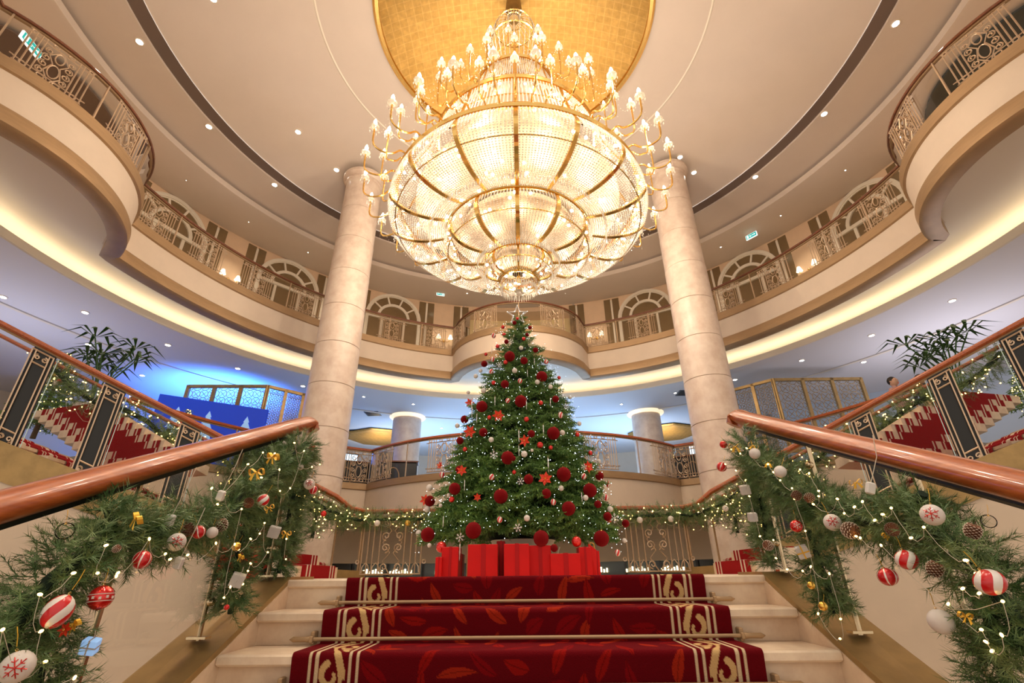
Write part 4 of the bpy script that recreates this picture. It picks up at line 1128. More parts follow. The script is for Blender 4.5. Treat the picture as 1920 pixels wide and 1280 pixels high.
# tree stand
g = thing('tree_stand', 'pale carved scrolled stand half hidden behind the red gift boxes', 'tree stand', (TX, TY - .1, 0))
b = MB(); b.lathe([(.42, 0), (.44, .05), (.36, .1), (.3, .22), (.36, .34), (.38, .38)], (TX, TY - .1, 0), 28); b.build('drum', 'white_trim', g, smooth=True)
for k in range(14):
    a = 2 * PI * k / 14; b = MB(); b.tube([(TX + (.40 + .03 * math.cos(t)) * math.sin(a + .1 * math.sin(t)), TY - .1 + (.40 + .03 * math.cos(t)) * math.cos(a + .1 * math.sin(t)), .2 + .1 * math.cos(t) * 1) for t in np.linspace(0, 5, 10)], .012, 5); b.build('scroll', 'white_trim', g)
# ================================================================ GARLANDS
grng = np.random.default_rng(21)
pine = [pine_tuft(grng, 44) for _ in range(4)]
def path3(pts, n):
    P = [np.array(p) for p in pts]; out = []
    seg_ = [np.linalg.norm(b - a) for a, b in zip(P, P[1:])]; T = sum(seg_)
    for i in range(n):
        s = T * i / (n - 1); k = 0
        while k < len(seg_) - 1 and s > seg_[k]: s -= seg_[k]; k += 1
        out.append(P[k] + (P[k + 1] - P[k]) * min(1, s / seg_[k]))
    return np.array(out), T
def garland(name, label, paths, density, tuft, mname='needle_frost', lights=0, lmat='bulb_warm', grp=None, proto=None, cable=True, lr=.006, flat=None):
    c0 = paths[0][0][0]; g = thing(name, label, 'garland', tuple(c0), grp)
    Vs, Fs, off = [], [], 0; cen = []
    for pts, rad in paths:
        n0 = 60; C, T = path3(pts, n0); n = int(T * density)
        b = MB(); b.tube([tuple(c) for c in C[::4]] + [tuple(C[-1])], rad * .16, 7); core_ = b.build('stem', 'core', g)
        t = grng.random(n) * (n0 - 1); i = np.minimum(t.astype(int), n0 - 2); fr = (t - i)[:, None]
        base = C[i] * (1 - fr) + C[i + 1] * fr; ax = C[i + 1] - C[i]; ax /= np.linalg.norm(ax, axis=1, keepdims=True) + 1e-9
        r = grng.normal(size=(n, 3)); r -= ax * np.sum(r * ax, 1, keepdims=True); r /= np.linalg.norm(r, axis=1, keepdims=True)
        D = r * 1.0 + ax * grng.normal(size=(n, 1)) * .55 + np.array([0, 0, -.12])
        Pp = base + r * (rad * grng.uniform(.05, .62, size=(n, 1))); S = tuft * grng.uniform(.75, 1.25, n)
        for k, pr in enumerate(proto or pine):
            sel = np.arange(n) % len(proto or pine) == k
            if sel.sum() == 0: continue
            V, F = scatter(pr, Pp[sel], D[sel], S[sel]); Vs.append(V); Fs.append(F + off); off += len(V)
        cen.append((C, rad, T))
    stuff(np_mesh('needles', np.concatenate(Vs), np.concatenate(Fs), mname, parent=g))
    L = []
    if lights:
        tot = sum(c[2] for c in cen)
        for C, rad, T in cen:
            for _ in range(int(lights * T / tot)):
                i = grng.integers(len(C) - 1); r = grng.normal(size=3); r /= np.linalg.norm(r); r[1] = -abs(r[1]); L.append(C[i] + r * rad * grng.uniform(.8, 1.25))
    return g, L
def string_lights(label, pts, rad, grp, r=.0042, cable=.0010, mat_='bulb_warm', individual=True):
    """one cable with its lit bulbs"""
    g = thing('string_lights', label, 'string lights', tuple(pts[0]), grp)
    b = MB(); pr = list(pts); order = [pr.pop(0)]
    while pr:
        j = min(range(len(pr)), key=lambda k: np.linalg.norm(pr[k] - order[-1])); order.append(pr.pop(j))
    path = []
    for a, c in zip(order, order[1:]):
        if np.linalg.norm(c - a) > .5: continue
        m = (a + c) / 2 + np.array([0, -.01, -.25 * np.linalg.norm(c - a)]); b.tube([tuple(a), tuple((a + m) / 2 + np.array([0, 0, -.01])), tuple(m), tuple((c + m) / 2 + np.array([0, 0, -.01])), tuple(c)], cable, 4, caps=False)
    b.build('cable', 'wire', g)
    bb = MB(); bb.sphere((0, 0, 0), r, 8, 6, sz=1.5); me = bb.mesh('bulb', mat_, smooth=True)
    if individual:
        for p in order: inst(me, 'bulb', g, tuple(p - np.array(wloc(g))), (grng.uniform(0, 3), grng.uniform(0, 3), 0))
    else:
        bb = MB(); [bb.octa(tuple(p), r, r * 1.3) for p in order]; stuff(bb.build('bulbs', mat_, g))
    return g
XL, XR = -1.40, 1.40
def gl(pts, X): return [tuple(at_x(x, y, X)) for x, y in pts]
mainL = gl([(-60, 1290), (20, 1190), (70, 1120), (120, 1060), (190, 1015), (270, 1000), (350, 995), (420, 965), (480, 915), (540, 865), (575, 832)], XL)
mainR = gl([(1390, 830), (1430, 870), (1490, 925), (1570, 965), (1650, 985), (1720, 985), (1790, 1020), (1845, 1075), (1890, 1140), (1930, 1230)], XR)
gL, lpL = garland('garland', 'thick pine garland with baubles swagged along the left main stair railing',
    [(mainL, .135), (gl([(470, 950), (445, 1040), (432, 1150)], XL - .03), .085), (gl([(572, 840), (545, 950), (522, 1075)], XL - .1), .08), (gl([(95, 1170), (75, 1240), (60, 1330)], XL), .10), (gl([(215, 1000), (200, 950)], XL - .02), .08)], 640, .078)
gR, lpR = garland('garland', 'thick pine garland with baubles swagged along the right main stair railing',
    [(mainR, .135), (gl([(1412, 860), (1430, 960), (1445, 1060)], XR + .1), .075), (gl([(1515, 990), (1545, 1080), (1568, 1150)], XR + .03), .085), (gl([(1850, 1140), (1875, 1220), (1900, 1330)], XR), .11), (gl([(1700, 985), (1730, 925)], XR + .02), .10)], 640, .078)
def lights_on(pxs, X): return [at_x(x, y, X) for x, y in pxs]
LL = [(199,1022),(138,1074),(183,1074),(221,1074),(218,1080),(75,1114),(77,1183),(85,1240),(5,1180),(280,1010),(319,1048),(352,1040),(310,1038),(408,945),(420,928),(397,915),(493,848),(465,870),(490,895),(524,880),(544,915),(453,954),(405,1018),(440,1020),(470,1010),(487,1000),(496,980),(537,1010),(536,1048),(470,1056),(420,1120),(432,1100),(447,1030),(455,1095),(585,875),(570,845),(552,830),(600,870),(515,850),(502,1035),(525,920),(465,1070),(140,1270),(20,1270)]
LR = [(1380,882),(1398,900),(1405,930),(1440,870),(1450,885),(1463,900),(1485,915),(1490,935),(1500,880),(1517,887),(1525,945),(1510,995),(1535,920),(1535,930),(1570,935),(1583,962),(1602,950),(1617,940),(1605,1005),(1613,1008),(1655,964),(1671,952),(1640,975),(1652,1022),(1708,1008),(1732,988),(1809,1050),(1830,1075),(1805,1103),(1778,1132),(1836,1112),(1840,1180),(1812,1050),(1849,1203),(1860,1220),(1880,1127),(1878,1190),(1425,1005),(1450,1012),(1455,1046),(1505,1070),(1520,1062),(1555,1075),(1534,1150),(1576,1160),(1575,1197),(1360,870),(1388,850),(1400,840),(1371,842),(1476,1067)]
for pxs, X, sd, gg in ((LL, XL + .13, 'left', gL), (LR, XR - .13, 'right', gR)):
    string_lights('string of warm lights on clear cable woven through the %s stair garland' % sd, lights_on(pxs, X), 0, 'stair garland string lights')
# ornaments on the near garlands
XA, XB = XL + .125, XR - .125
def flake_on(t, m='red_shiny'):
    b = MB(); n = 1.02
    for k in range(6):
        a = PI * k / 3
        def P(r, da=0):
            x, z = r * math.sin(a + da), r * math.cos(a + da); y = -math.sqrt(max(0, n * n - x * x - z * z)); return (x, y, z)
        b.tube([P(.02), P(.25), P(.5), P(.66)], .035, 4)
        for q in (-1, 1): b.tube([P(.34), P(.5, q * .35)], .03, 4)
    b.build('snowflake_print', m, t)
def gb(kind, px, py, r, X, side, flake=None, sq=1.0):
    p = at_x(px, py, X); d = ray(px, py); rz = math.atan2(d[0], d[1])
    t = bauble(kind, px, py, r, p=p, where=side, squash=sq, rot=(-.05, grng.normal() * .2, -rz + grng.normal() * .2))
    if flake: flake_on(t, flake)
    b = MB(); b.tube([(0, 0, 1.3), (.05, .1, 2.0), (0, .3, 2.6)], .03, 4); b.build('string', 'gold_ribbon', t)
    return t
def lab(t, l, g=None): t['label'] = l; t['group'] = g or 'ornaments on the stair garlands'
lab(gb('white_matte', 32, 1250, 27, XA, 'L', 'red_shiny'), 'large white bauble with a red snowflake, low in the left stair garland')
lab(gb('swirl', 108, 1146, 24, XA, 'L', sq=1.2), 'red and white swirl bauble above the white snowflake one, left garland')
t = gb('red_shiny', 189, 1120, 21, XA, 'L'); lab(t, 'glossy red bauble with a white printed band, lower left garland')
b = MB()
for zz in (-.28, .28): b.lathe([(1.01 * math.sqrt(1 - zz * zz), zz - .03), (1.015 * math.sqrt(1 - zz * zz), zz + .03)], (0, 0, 0), 24)
for k in range(12): a = k * PI / 6; b.box((.99 * math.sin(a), .99 * math.cos(a), -.05 + .08 * (k % 2)), (.2, .06, .22), rz=-a)
b.build('printed_band', 'white_matte', t)
lab(gb('pinstripe', 266, 1049, 16, XA, 'L'), 'red bauble with thin white stripes at the centre of the left garland')
lab(gb('white_matte', 331, 1016, 16, XA, 'L', 'red_shiny'), 'plump white bauble left of the pine cone pair, left garland')
lab(gb('pinstripe', 372, 997, 12, XA, 'L'), 'small red striped bauble touching a pine cone, left garland')
lab(gb('white_matte', 398, 998, 10, XA, 'L'), 'small white bauble right of the red striped one, left garland')
lab(gb('swirl', 493, 938, 11, XA, 'L', sq=1.1), 'red and white swirl bauble beside a pine cone, upper left garland')
lab(gb('white_matte', 580, 907, 10, XA - .1, 'L', 'red_shiny'), 'white snowflake bauble hanging below the left newel')
lab(gb('pinstripe', 587, 918, 8, XA - .1, 'L'), 'small red bauble tucked under the white one at the left newel')
lab(gb('red_shiny', 585, 838, 6, XA - .1, 'L'), 'tiny shiny red bauble just under the left handrail end')
lab(gb('white_matte', 563, 875, 6, XA - .05, 'L'), 'tiny pinkish white bauble high in the left garland')
lab(gb('red_shiny', 425, 1138, 5, XA, 'L'), 'tiny red bauble at the foot of the hanging left garland tail')
lab(gb('glass', 122, 995, 15, XA - .1, 'L'), 'clear glass bauble on top of the left garland beside a post')
lab(gb('gold_bauble', 443, 1024, 8, XA, 'L'), 'gold bauble in the hanging tail of the left garland')
lab(gb('red_shiny', 1356.5, 833, 7, XB, 'R'), 'small shiny red bauble left of the right handrail end')
lab(gb('pinstripe', 1353, 875, 9, XB, 'R'), 'dark red ribbed bauble hanging clear below the right newel')
lab(gb('white_matte', 1415, 850, 10, XB, 'R'), 'rough white bauble under the right handrail end')
lab(gb('white_matte', 1463, 884, 11, XB, 'R'), 'smooth cream bauble in the upper right garland')
lab(gb('red_shiny', 1493, 986, 11, XB, 'R', 'white_matte'), 'small red bauble with a white snowflake, right garland')
lab(gb('white_matte', 1561, 979, 15, XB, 'R', 'red_shiny'), 'white bauble with red snowflake beside a big pine cone, right garland')
lab(gb('white_matte', 1748, 965, 19, XB, 'R', 'red_shiny'), 'large white bauble with red snowflake high in the right garland')
lab(gb('swirl', 1700, 1049, 19, XB, 'R', sq=.9), 'red and white swirl bauble hanging below the middle of the right garland')
lab(gb('pinstripe', 1664.5, 1081, 17, XB, 'R', sq=.9), 'ribbed red bauble hanging free under the right garland')
lab(gb('swirl', 1856, 1091, 26, XB, 'R', sq=.85), 'largest red and white swirl bauble, right end of the right garland')
lab(gb('white_matte', 1764, 1165, 21, XB, 'R'), 'plain white bauble hanging free at the lower right')
lab(gb('gold_bauble', 1543, 1136, 8, XB, 'R'), 'small gold bauble at the foot of the right garland tail')
lab(gb('gold_bauble', 1521, 1097, 7, XB, 'R'), 'small gold bauble partway down the right garland tail')
lab(gb('glass', 1854, 977, 12, XB, 'R'), 'clear glass bauble in the upper right garland near the frame edge')
def cone_proto():
    b = MB(); b.sphere((0, 0, 0), .62, 10, 8, sz=1.3)
    for r in range(9):
        z = -.85 + r * .2; R = .95 * math.sqrt(max(.05, 1 - (z / 1.15) ** 2)); n = 9
        for k in range(n):
            a = 2 * PI * (k + .5 * (r % 2)) / n; c, s = math.cos(a), math.sin(a); w = .2
            vs = [(s * R * .4 - c * w * .5, c * R * .4 + s * w * .5, z), (s * R * .4 + c * w * .5, c * R * .4 - s * w * .5, z), (s * R + c * w, c * R - s * w, z - .10), (s * R * 1.1, c * R * 1.1, z - .06), (s * R - c * w, c * R + s * w, z - .10), (s * R * .8, c * R * .8, z + .05)]
            b.add(vs, [(0, 1, 2, 5), (0, 5, 4), (2, 3, 5), (3, 4, 5)]); b.add([(vs[2][0], vs[2][1], vs[2][2] + .012), (vs[3][0] * 1.03, vs[3][1] * 1.03, vs[3][2] + .02), (vs[4][0], vs[4][1], vs[4][2] + .012), (s * R * .97, c * R * .97, z - .0)], [(0, 1, 3), (1, 2, 3)], 1)
    return b.mesh('scales', ['pinecone', 'pinecone_tip'])
CONE = cone_proto(); b = MB(); b.tube([(0, 0, .9), (0, .05, 1.3)], .08, 5); CST = b.mesh('stalk', 'bark')
PC = [(353,992,12,'pine cone left of the small red striped bauble, left garland'),(414,983,12,'pine cone alone near the middle of the left garland'),(466,942,9,'reddish pine cone beside the upper swirl bauble, left garland'),(1493,929,9,'left one of two small pine cones high in the right garland'),(1517,933,9,'right one of two small pine cones high in the right garland'),(1595,994,15,'big frosted pine cone right of the white snowflake bauble, right garland'),(1673,992,12,'pine cone at the middle of the right garland'),(1824,994,14,'dark pine cone below the handrail near the right frame edge'),(1753,1065,14,'frosted pine cone right of the hanging swirl bauble'),(1440,1022,9,'dark pine cone on the hanging tail beside the right stair top'),(219,1028,7,'small pine cone deep in the left garland')]
for x, y, r, l in PC:
    X = XA if x < 900 else XB; p = at_x(x, y, X); zc = (p - EYE) @ FWD
    t = thing('pine_cone', l, 'pine cone', tuple(p), 'pine cones on the stair garlands', (grng.normal() * .8 + .9, grng.normal() * .5, grng.uniform(0, 6)), local=True, scale=r * zc / FPX)
    inst(CONE, 'scales', t); inst(CST, 'stalk', t)
# ribbons
def bow(x, y, r, X, l):
    p = at_x(x, y, X); zc = (p - EYE) @ FWD; t = thing('gold_ribbon', l, 'ribbon', tuple(p), 'gold ribbons on the stair garlands', (0, grng.uniform(-.6, .6), grng.normal() * .4), local=True, scale=r * zc / FPX)
    for nm, q in (('loop', -1), ('loop', 1)):
        b = MB(); pts = [(q * (.1 + .8 * math.sin(u) ), -.2 * math.sin(u * 2), .45 * math.sin(2 * u) * .9 + .15 * u * .2) for u in np.linspace(0, PI, 10)]
        vs = []; 
        for a in pts: vs += [(a[0], a[1] - .22, a[2]), (a[0], a[1] + .22, a[2] + .12)]
        b.add(vs, [(2 * i, 2 * i + 1, 2 * i + 3, 2 * i + 2) for i in range(9)]); b.build(nm, 'gold_ribbon', t)
    for q in (-1, 1):
        b = MB(); b.add([(q * .05, -.2, 0), (q * .35, -.25, -.1), (q * .75, -.2, -.9), (q * .5, -.3, -.75), (q * .35, -.2, -1.0)], [(0, 1, 2, 3), (0, 3, 4)]); b.build('tail', 'gold_ribbon', t)
    b = MB(); b.octa((0, -.15, 0), .16); b.build('knot', 'gold_ribbon', t)
for a in [(258,973,19,XA,'wide gold ribbon bow on top of the middle of the left garland'),(481,886,16,XA,'gold ribbon bow under the left handrail near the newel'),(512,857,15,XA,'gold ribbon bow nearest the left handrail'),(140,1172,15,XA,'gold ribbon beside a red bloom, low in the left garland'),(452,1044,9,XA,'small gold ribbon halfway down the left garland tail'),(505,952,10,XA,'small gold ribbon above the silver parcel, left garland'),(537,1000,10,XA-.1,'narrow gold ribbon on the inner left tail'),(1378,838,12,XB,'gold ribbon bow just left of the right handrail end'),(1412,836,10,XB,'small gold ribbon under the right handrail end'),(1440,868,10,XB,'gold ribbon behind the cream bauble, right garland'),(1605,905,12,XB,'gold ribbon in the right glass under the handrail'),(1810,1155,14,XB,'gold ribbon above the lowest right garland tail'),(1660,1005,8,XB,'small gold ribbon below the middle of the right garland')]: bow(*a)
# small parcels
for x, y, r, X, rz, l in [(514,997,13,XA,.4,'silver wrapped parcel hanging by the upper left garland tail'),(445,1087,15,XA,.5,'silver wrapped parcel on the lower left garland tail'),(169,1211,17,XA,.3,'pale blue patterned parcel low on the left garland'),(1505,1034,14,XB,-.5,'silver parcel with gold ribbon under the right garland'),(1397,918,11,XB,-.2,'silver parcel hanging below the right newel'),(1411,969,10,XB,-.1,'small silver box hanging beside the right column')]:
    p = at_x(x, y, X); zc = (p - EYE) @ FWD; t = thing('parcel_ornament', l, 'ornament', tuple(p), 'parcel ornaments on the stair garlands', (.3, rz * .5, rz), local=True, scale=r * zc / FPX)
    b = MB(); b.box((0, 0, 0), (1.5, 1.1, 1.5), bev=.08); b.build('box', 'paleblue' if 'blue' in l else 'silver', t)
    b = MB(); b.box((0, 0, 0), (.16, 1.14, 1.54)); b.box((0, 0, 0), (1.54, 1.14, .16)); b.build('band', 'gold_ribbon' if 'gold' in l else 'silver', t)
    b = MB(); b.tube([(0, 0, .75), (.1, 0, 1.1), (0, 0, 1.6)], .04, 4); b.build('string', 'wire', t)
for x, y, X, l in [(414,929,XA,'small white power clip under the left handrail'),(319,975,XA-.05,'flat white power clip lying on the left garland'),(335,1055,XA,'white card tag hanging under the left garland'),(1632,915,XB,'white power clip lying on the right garland')]:
    p = at_x(x, y, X); t = thing('power_clip', l, 'clip', tuple(p), None, (.2, .3, 0), local=True)
    b = MB(); b.box((0, 0, 0), (.028, .02, .042), bev=.004); b.build('body', 'pot', t)
    b = MB(); b.tube([(0, 0, .02), (.01, .0, .12), (0, .02, .2)], .0016, 4); b.build('cable', 'wire', t)
for x, y, r, X, l in [(122, 1180, 14, XA, 'red poinsettia bloom low in the left stair garland')]:
    p = at_x(x, y, X); zc = (p - EYE) @ FWD; t = thing('poinsettia', l, 'ornament', tuple(p), None, (0, .4, 0), local=True, scale=r * zc / FPX); inst(POIN, 'petals', t); inst(POIC, 'flower_heart', t)

# ---- garland of the landing's back railing and of the wing flights
small = [pine_tuft(grng, 20) for _ in range(3)]
def sag(a, b, n, s, amp):
    return [tuple(np.array(a) * (1 - t) + np.array(b) * t + np.array([0, 0, -s * math.sin(PI * t) + amp * math.sin(t * 9)])) for t in np.linspace(0, 1, n)]
Z9 = .84
backp = sag((-2.6, 8.33, .86), (2.6, 8.33, .86), 22, .05, .02)
endL = [WP[-1](1.1, -.06, 1.28), WP[-1](.6, -.08, .98), WP[-1](.1, -.07, .84), backp[0]]; endR = [WP[1](1.1, -.06, 1.28), WP[1](.6, -.08, .98), WP[1](.1, -.07, .84), backp[-1]]
g3, lp3 = garland('garland', 'slim lit garland along the railing at the back of the landing', [(backp, .15), (endL, .15), (endR, .15), ([WP[-1](1.1, -.06, 1.25), WP[-1](1.05, -.08, .8), WP[-1](1.0, -.08, .38)], .10), ([WP[1](1.1, -.06, 1.25), WP[1](1.05, -.08, .8), WP[1](1.0, -.08, .38)], .10)], 300, .13, 'needle_frost', 200, proto=small)
string_lights('tiny warm lights on the landing railing garland', lp3, 0, 'landing garland lights', r=.008, cable=.002, individual=True)
k3 = 0
for p, kd in zip([backp[i] for i in (1, 3, 5, 6, 15, 16, 18, 20)] + [endL[1], endR[1], endR[0]], ['white_matte', 'gold_bauble', 'red_shiny', 'white_matte', 'white_matte', 'red_shiny', 'white_matte', 'white_matte', 'red_shiny', 'white_matte', 'red_shiny']):
    q = np.array(p) + np.array([0, -.13, -.07]); t = bauble(kd, 0, 0, 5.5, p=q, where='back'); k3 += 1
    x = proj(q)[0]; ORN[('back', kd)][-1] = (x, 0, t)
allb = sorted([(x, t, kd) for (w, kd), L in ORN.items() if w == 'back' for x, _, t in L], key=lambda t: t[0])
for i, (x, t, kd) in enumerate(allb):
    lab(t, '%s %s bauble hanging from the landing railing garland' % (ordn(i, len(allb)), {'white_matte': 'small white', 'gold_bauble': 'small gold', 'red_shiny': 'small red'}[kd]), 'baubles on the landing garland')
for sg in (-1, 1):
    sd = 'left' if sg < 0 else 'right'; P = WP[sg]
    pts = []
    for i in range(22):
        s = .5 + i * .27; pts.append(P(s, 2.1, .86 + WSL * s - .22 * abs(math.sin(i * PI / 5))))
    gg, lp = garland('garland', 'bushy lit garland on the far side railing of the %s wing flight' % sd, [(pts, .26), ([P(1.2, 2.1, 1.3), P(1.2, 2.08, .7)], .2), ([P(2.6, 2.1, 1.9), P(2.6, 2.08, 1.2)], .22), ([P(4.0, 2.1, 2.5), P(4.0, 2.08, 1.7)], .24)], 190, .17, 'needle_frost', 220, proto=small)
    string_lights('warm white lights in the garland of the %s wing flight' % sd, lp, 0, 'wing flight garland lights', r=.010, cable=.002, individual=True)
# ================================================================ CHANDELIER
ch = thing('crystal_chandelier', 'huge tiered crystal chandelier with gold ribs and candle arms under the gold dome', 'chandelier', (0, CY0, 6.7))
def smooth_prof(P, n=24):
    """Catmull-Rom through profile points"""
    P = [np.array(p, float) for p in P]; Q = [2 * P[0] - P[1]] + P + [2 * P[-1] - P[-2]]; out = []
    for i in range(1, len(Q) - 2):
        for t in np.linspace(0, 1, n, endpoint=False):
            a, b, c, d = Q[i - 1], Q[i], Q[i + 1], Q[i + 2]
            out.append(.5 * ((2 * b) + (-a + c) * t + (2 * a - 5 * b + 4 * c - d) * t * t + (-a + 3 * b - 3 * c + d) * t ** 3))
    out.append(P[-1]); return out
def resample(P, step):
    out = [P[0]]; acc = 0
    for a, b in zip(P, P[1:]):
        L = np.linalg.norm(b - a); 
        while acc + L >= step:
            t = (step - acc) / L; a = a + (b - a) * t; out.append(a); L = np.linalg.norm(b - a); acc = 0
        acc += L
    return out
OCT = (np.array([(1, 0, 0), (0, 1, 0), (-1, 0, 0), (0, -1, 0), (0, 0, 1), (0, 0, -1.)]), np.array([(0, 1, 4), (1, 2, 4), (2, 3, 4), (3, 0, 4), (1, 0, 5), (2, 1, 5), (3, 2, 5), (0, 3, 5)]))
def tier(prof, nrib, per, step, rb, rim, ribw=.035, shell=True, nbulb=0, fringe=0, bulbr=.028, off=(.5, .30)):
    Pn = smooth_prof(prof); st_ = resample(Pn, step)
    ns = nrib * per; P = []; rads = []
    for k in range(ns):
        if k % per == 0: continue
        a = 2 * PI * k / ns
        for i, (r, z) in enumerate(st_):
            if r * 2 * PI / ns < rb * 1.15 and k % 2: continue
            P.append((r * math.sin(a), CY0 + r * math.cos(a), z))
    P = np.array(P); V = (OCT[0][None] * rb + P[:, None, :]).reshape(-1, 3); F = (OCT[1][None] + (np.arange(len(P)) * 6)[:, None, None]).reshape(-1, 3)
    stuff(np_mesh('crystal_strands', V, F, 'crystal', parent=ch))
    for k in range(nrib):
        a = 2 * PI * k / nrib; c, s = math.cos(a), math.sin(a); b = MB(); vs = []
        for r, z in Pn[::4] + [Pn[-1]]:
            for q, o in ((-1, .01), (1, .01), (1, -.03), (-1, -.03)): rr = r + o; vs.append((rr * s + q * c * ribw, CY0 + rr * c - q * s * ribw, z - (.01 if o > 0 else -.02)))
        n = len(vs) // 4; b.add(vs, [(4 * i + j, 4 * i + (j + 1) % 4, 4 * i + 4 + (j + 1) % 4, 4 * i + 4 + j) for i in range(n - 1) for j in range(4)]); b.build('rib', 'gold', ch)
    for q in (2, len(Pn) // 2):
        r, z = Pn[q]; b = MB(); b.lathe([(r - .012, z - .008), (r + .006, z - .008), (r + .006, z + .008), (r - .012, z + .008)], (0, CY0, 0), 72); b.build('hoop', 'gold', ch)
    r, z = prof[0]; b = MB(); b.lathe([(r - .05, z + .0), (r + .03, z - .01), (r + .06, z + .03), (r + .04, z + .07), (r - .05, z + .07)], (0, CY0, 0), 80); b.build('rim', 'gold', ch, smooth=True)
    if shell:
        b = MB(); b.lathe([(max(.01, r - off[0]), z + off[1]) for r, z in Pn[::6]], (0, CY0, 0), 64); b.build('inner_reflector', 'shell', ch, smooth=True)  # added reflector; lamplight on it fills the gaps between strands
    if nbulb:
        bb = MB(); bb.sphere((0, 0, 0), bulbr, 8, 6); me = bb.mesh('bulb', 'bulb_chand', smooth=True)
        for i in range(nbulb):
            t = random.uniform(.06, .96); r, z = Pn[int(t * (len(Pn) - 1))]; a = 2 * PI * (i + random.uniform(-.3, .3)) / nbulb * 7
            inst(me, 'bulb', ch, ((r - .055) * math.sin(a), (r - .055) * math.cos(a), z + .03 - 6.7))
    if fringe:
        b = MB()
        for k in range(fringe):
            a = 2 * PI * k / fringe; b.octa(((r + .045) * math.sin(a), CY0 + (r + .045) * math.cos(a), z - .065), .016, .075)
        stuff(b.build('crystal_fringe', 'crystal', ch))
tier([(2.44, 6.72), (2.54, 6.5), (2.50, 6.26), (2.24, 6.07), (1.84, 6.0), (1.36, 6.06)], 16, 17, .040, .0185, 1, nbulb=110, fringe=170)
tier([(1.38, 6.04), (1.44, 5.82), (1.36, 5.60), (1.10, 5.44), (.64, 5.42)], 12, 13, .036, .0155, 1, off=(.30, .20), nbulb=46, fringe=110)
tier([(.62, 5.42), (.66, 5.26), (.56, 5.10), (.34, 5.02)], 8, 9, .030, .0135, 1, ribw=.018, off=(.22, .16), nbulb=16, fringe=54)
tier([(.34, 5.03), (.34, 4.93), (.24, 4.85), (.05, 4.80)], 4, 14, .026, .011, 1, ribw=.004, shell=False, nbulb=10, fringe=44)
tier([(1.72, 8.42), (1.80, 8.1), (2.0, 7.4), (2.25, 6.86)], 12, 15, .05, .018, 1, off=(.34, .05), nbulb=36, fringe=110)
tier([(.88, 10.30), (.96, 9.9), (1.2, 9.1), (1.6, 8.46)], 8, 16, .055, .017, 1, off=(.3, .05), nbulb=20, fringe=60)
# balloon-shaped basket at the top, and the suspension
prof = [(.12, 13.15), (.40, 12.95), (.58, 12.4), (.55, 11.7), (.42, 10.9), (.4, 10.4)]
Pn = smooth_prof(prof, 10); b = MB()
for k in range(26):
    a = 2 * PI * k / 26; b.tube([(r * math.sin(a), CY0 + r * math.cos(a), z) for r, z in Pn[::3]], .008, 4, caps=False)
b.build('basket', 'crystal', ch)
for q in (4, 14, 24, 34):
    r, z = Pn[q]; b = MB(); b.lathe([(r - .015, z - .01), (r + .01, z), (r - .015, z + .01)], (0, CY0, 0), 36); b.build('hoop', 'gold', ch)
b = MB(); b.tube([(0, CY0, 4.95), (0, CY0, 13.8)], .035, 8); b.build('stem', 'gold', ch, smooth=True)
b = MB(); b.lathe([(.03, 13.1), (.14, 13.14), (.18, 13.25), (.17, 13.4), (.22, 13.5), (.2, 13.86)], (0, CY0, 0), 24); b.build('ceiling_cap', 'brass_dark', ch, smooth=True)
b = MB(); b.lathe([(.001, 4.68), (.05, 4.72), (.04, 4.77), (.07, 4.79), (.001, 4.81)], (0, CY0, 0), 12); b.build('finial', 'crystal', ch, smooth=True)
# candle arms
bb = MB(); bb.lathe([(.001, -.05), (.022, -.03), (.030, 0), (.022, .035), (.008, .07), (.001, .08)], (0, 0, 0), 8); ME_B = bb.mesh('bulb', 'bulb_chand', smooth=True)
def cup():
    b = MB(); b.lathe([(.02, -.02), (.075, .0), (.085, .03), (.06, .05), (.02, .05)], (0, 0, 0), 10)
    for k in range(8):
        a = PI * k / 4; b.octa((.08 * math.sin(a), .08 * math.cos(a), -.055), .013, .04)
    return b.mesh('crystal_cup', 'crystal')
ME_C = cup(); ARMS = []
def arms(n, r0, z0, r1, z1, off, sc=1.0, dip=.16):
    b = MB(); L = r1 - r0
    pts = [(0, 0, 0), (0, L * .25, .05), (0, L * .45, -dip * .6), (0, L * .72, -dip), (0, L * .97, -dip * .5), (0, L, z1 - z0 - .16 * sc)]
    P = [tuple(p) for p in []]
    sm = []
    A = [np.array(p) for p in pts]; Q = [2 * A[0] - A[1]] + A + [2 * A[-1] - A[-2]]
    for i in range(1, len(Q) - 2):
        for t in np.linspace(0, 1, 4, endpoint=False):
            a_, b_, c_, d_ = Q[i - 1:i + 3]; sm.append(tuple(.5 * ((2 * b_) + (-a_ + c_) * t + (2 * a_ - 5 * b_ + 4 * c_ - d_) * t * t + (-a_ + 3 * b_ - 3 * c_ + d_) * t ** 3)))
    sm.append(pts[-1]); b.tube(sm, .017 * sc, 6); me = b.mesh('candle_arm', 'gold', smooth=True)
    for k in range(n):
        a = 2 * PI * (k + off) / n
        o = inst(me, 'candle_arm', ch, (r0 * math.sin(a), r0 * math.cos(a), z0 - 6.7), (0, 0, -a))
        inst(ME_C, 'crystal_cup', o, (0, L, z1 - z0 - .14 * sc), scale=sc); inst(ME_B, 'bulb', o, (0, L, z1 - z0), scale=sc * 1.1)
        ARMS.append((r1, a, z1 - .15, n))
arms(30, 2.38, 6.80, 3.06, 7.22, .5)
arms(30, 2.36, 6.92, 2.74, 7.56, .0, .9, .10)
arms(14, 1.75, 8.40, 2.25, 8.95, .5, 1.0)
arms(14, 1.75, 8.5, 1.98, 9.3, .0, .9, .1)
arms(8, .9, 10.3, 1.35, 10.75, .5, 1.0)
arms(6, .42, 11.3, .68, 11.75, .2, .9)
b = MB()                                       # bead chains between neighbouring candles
by = {}
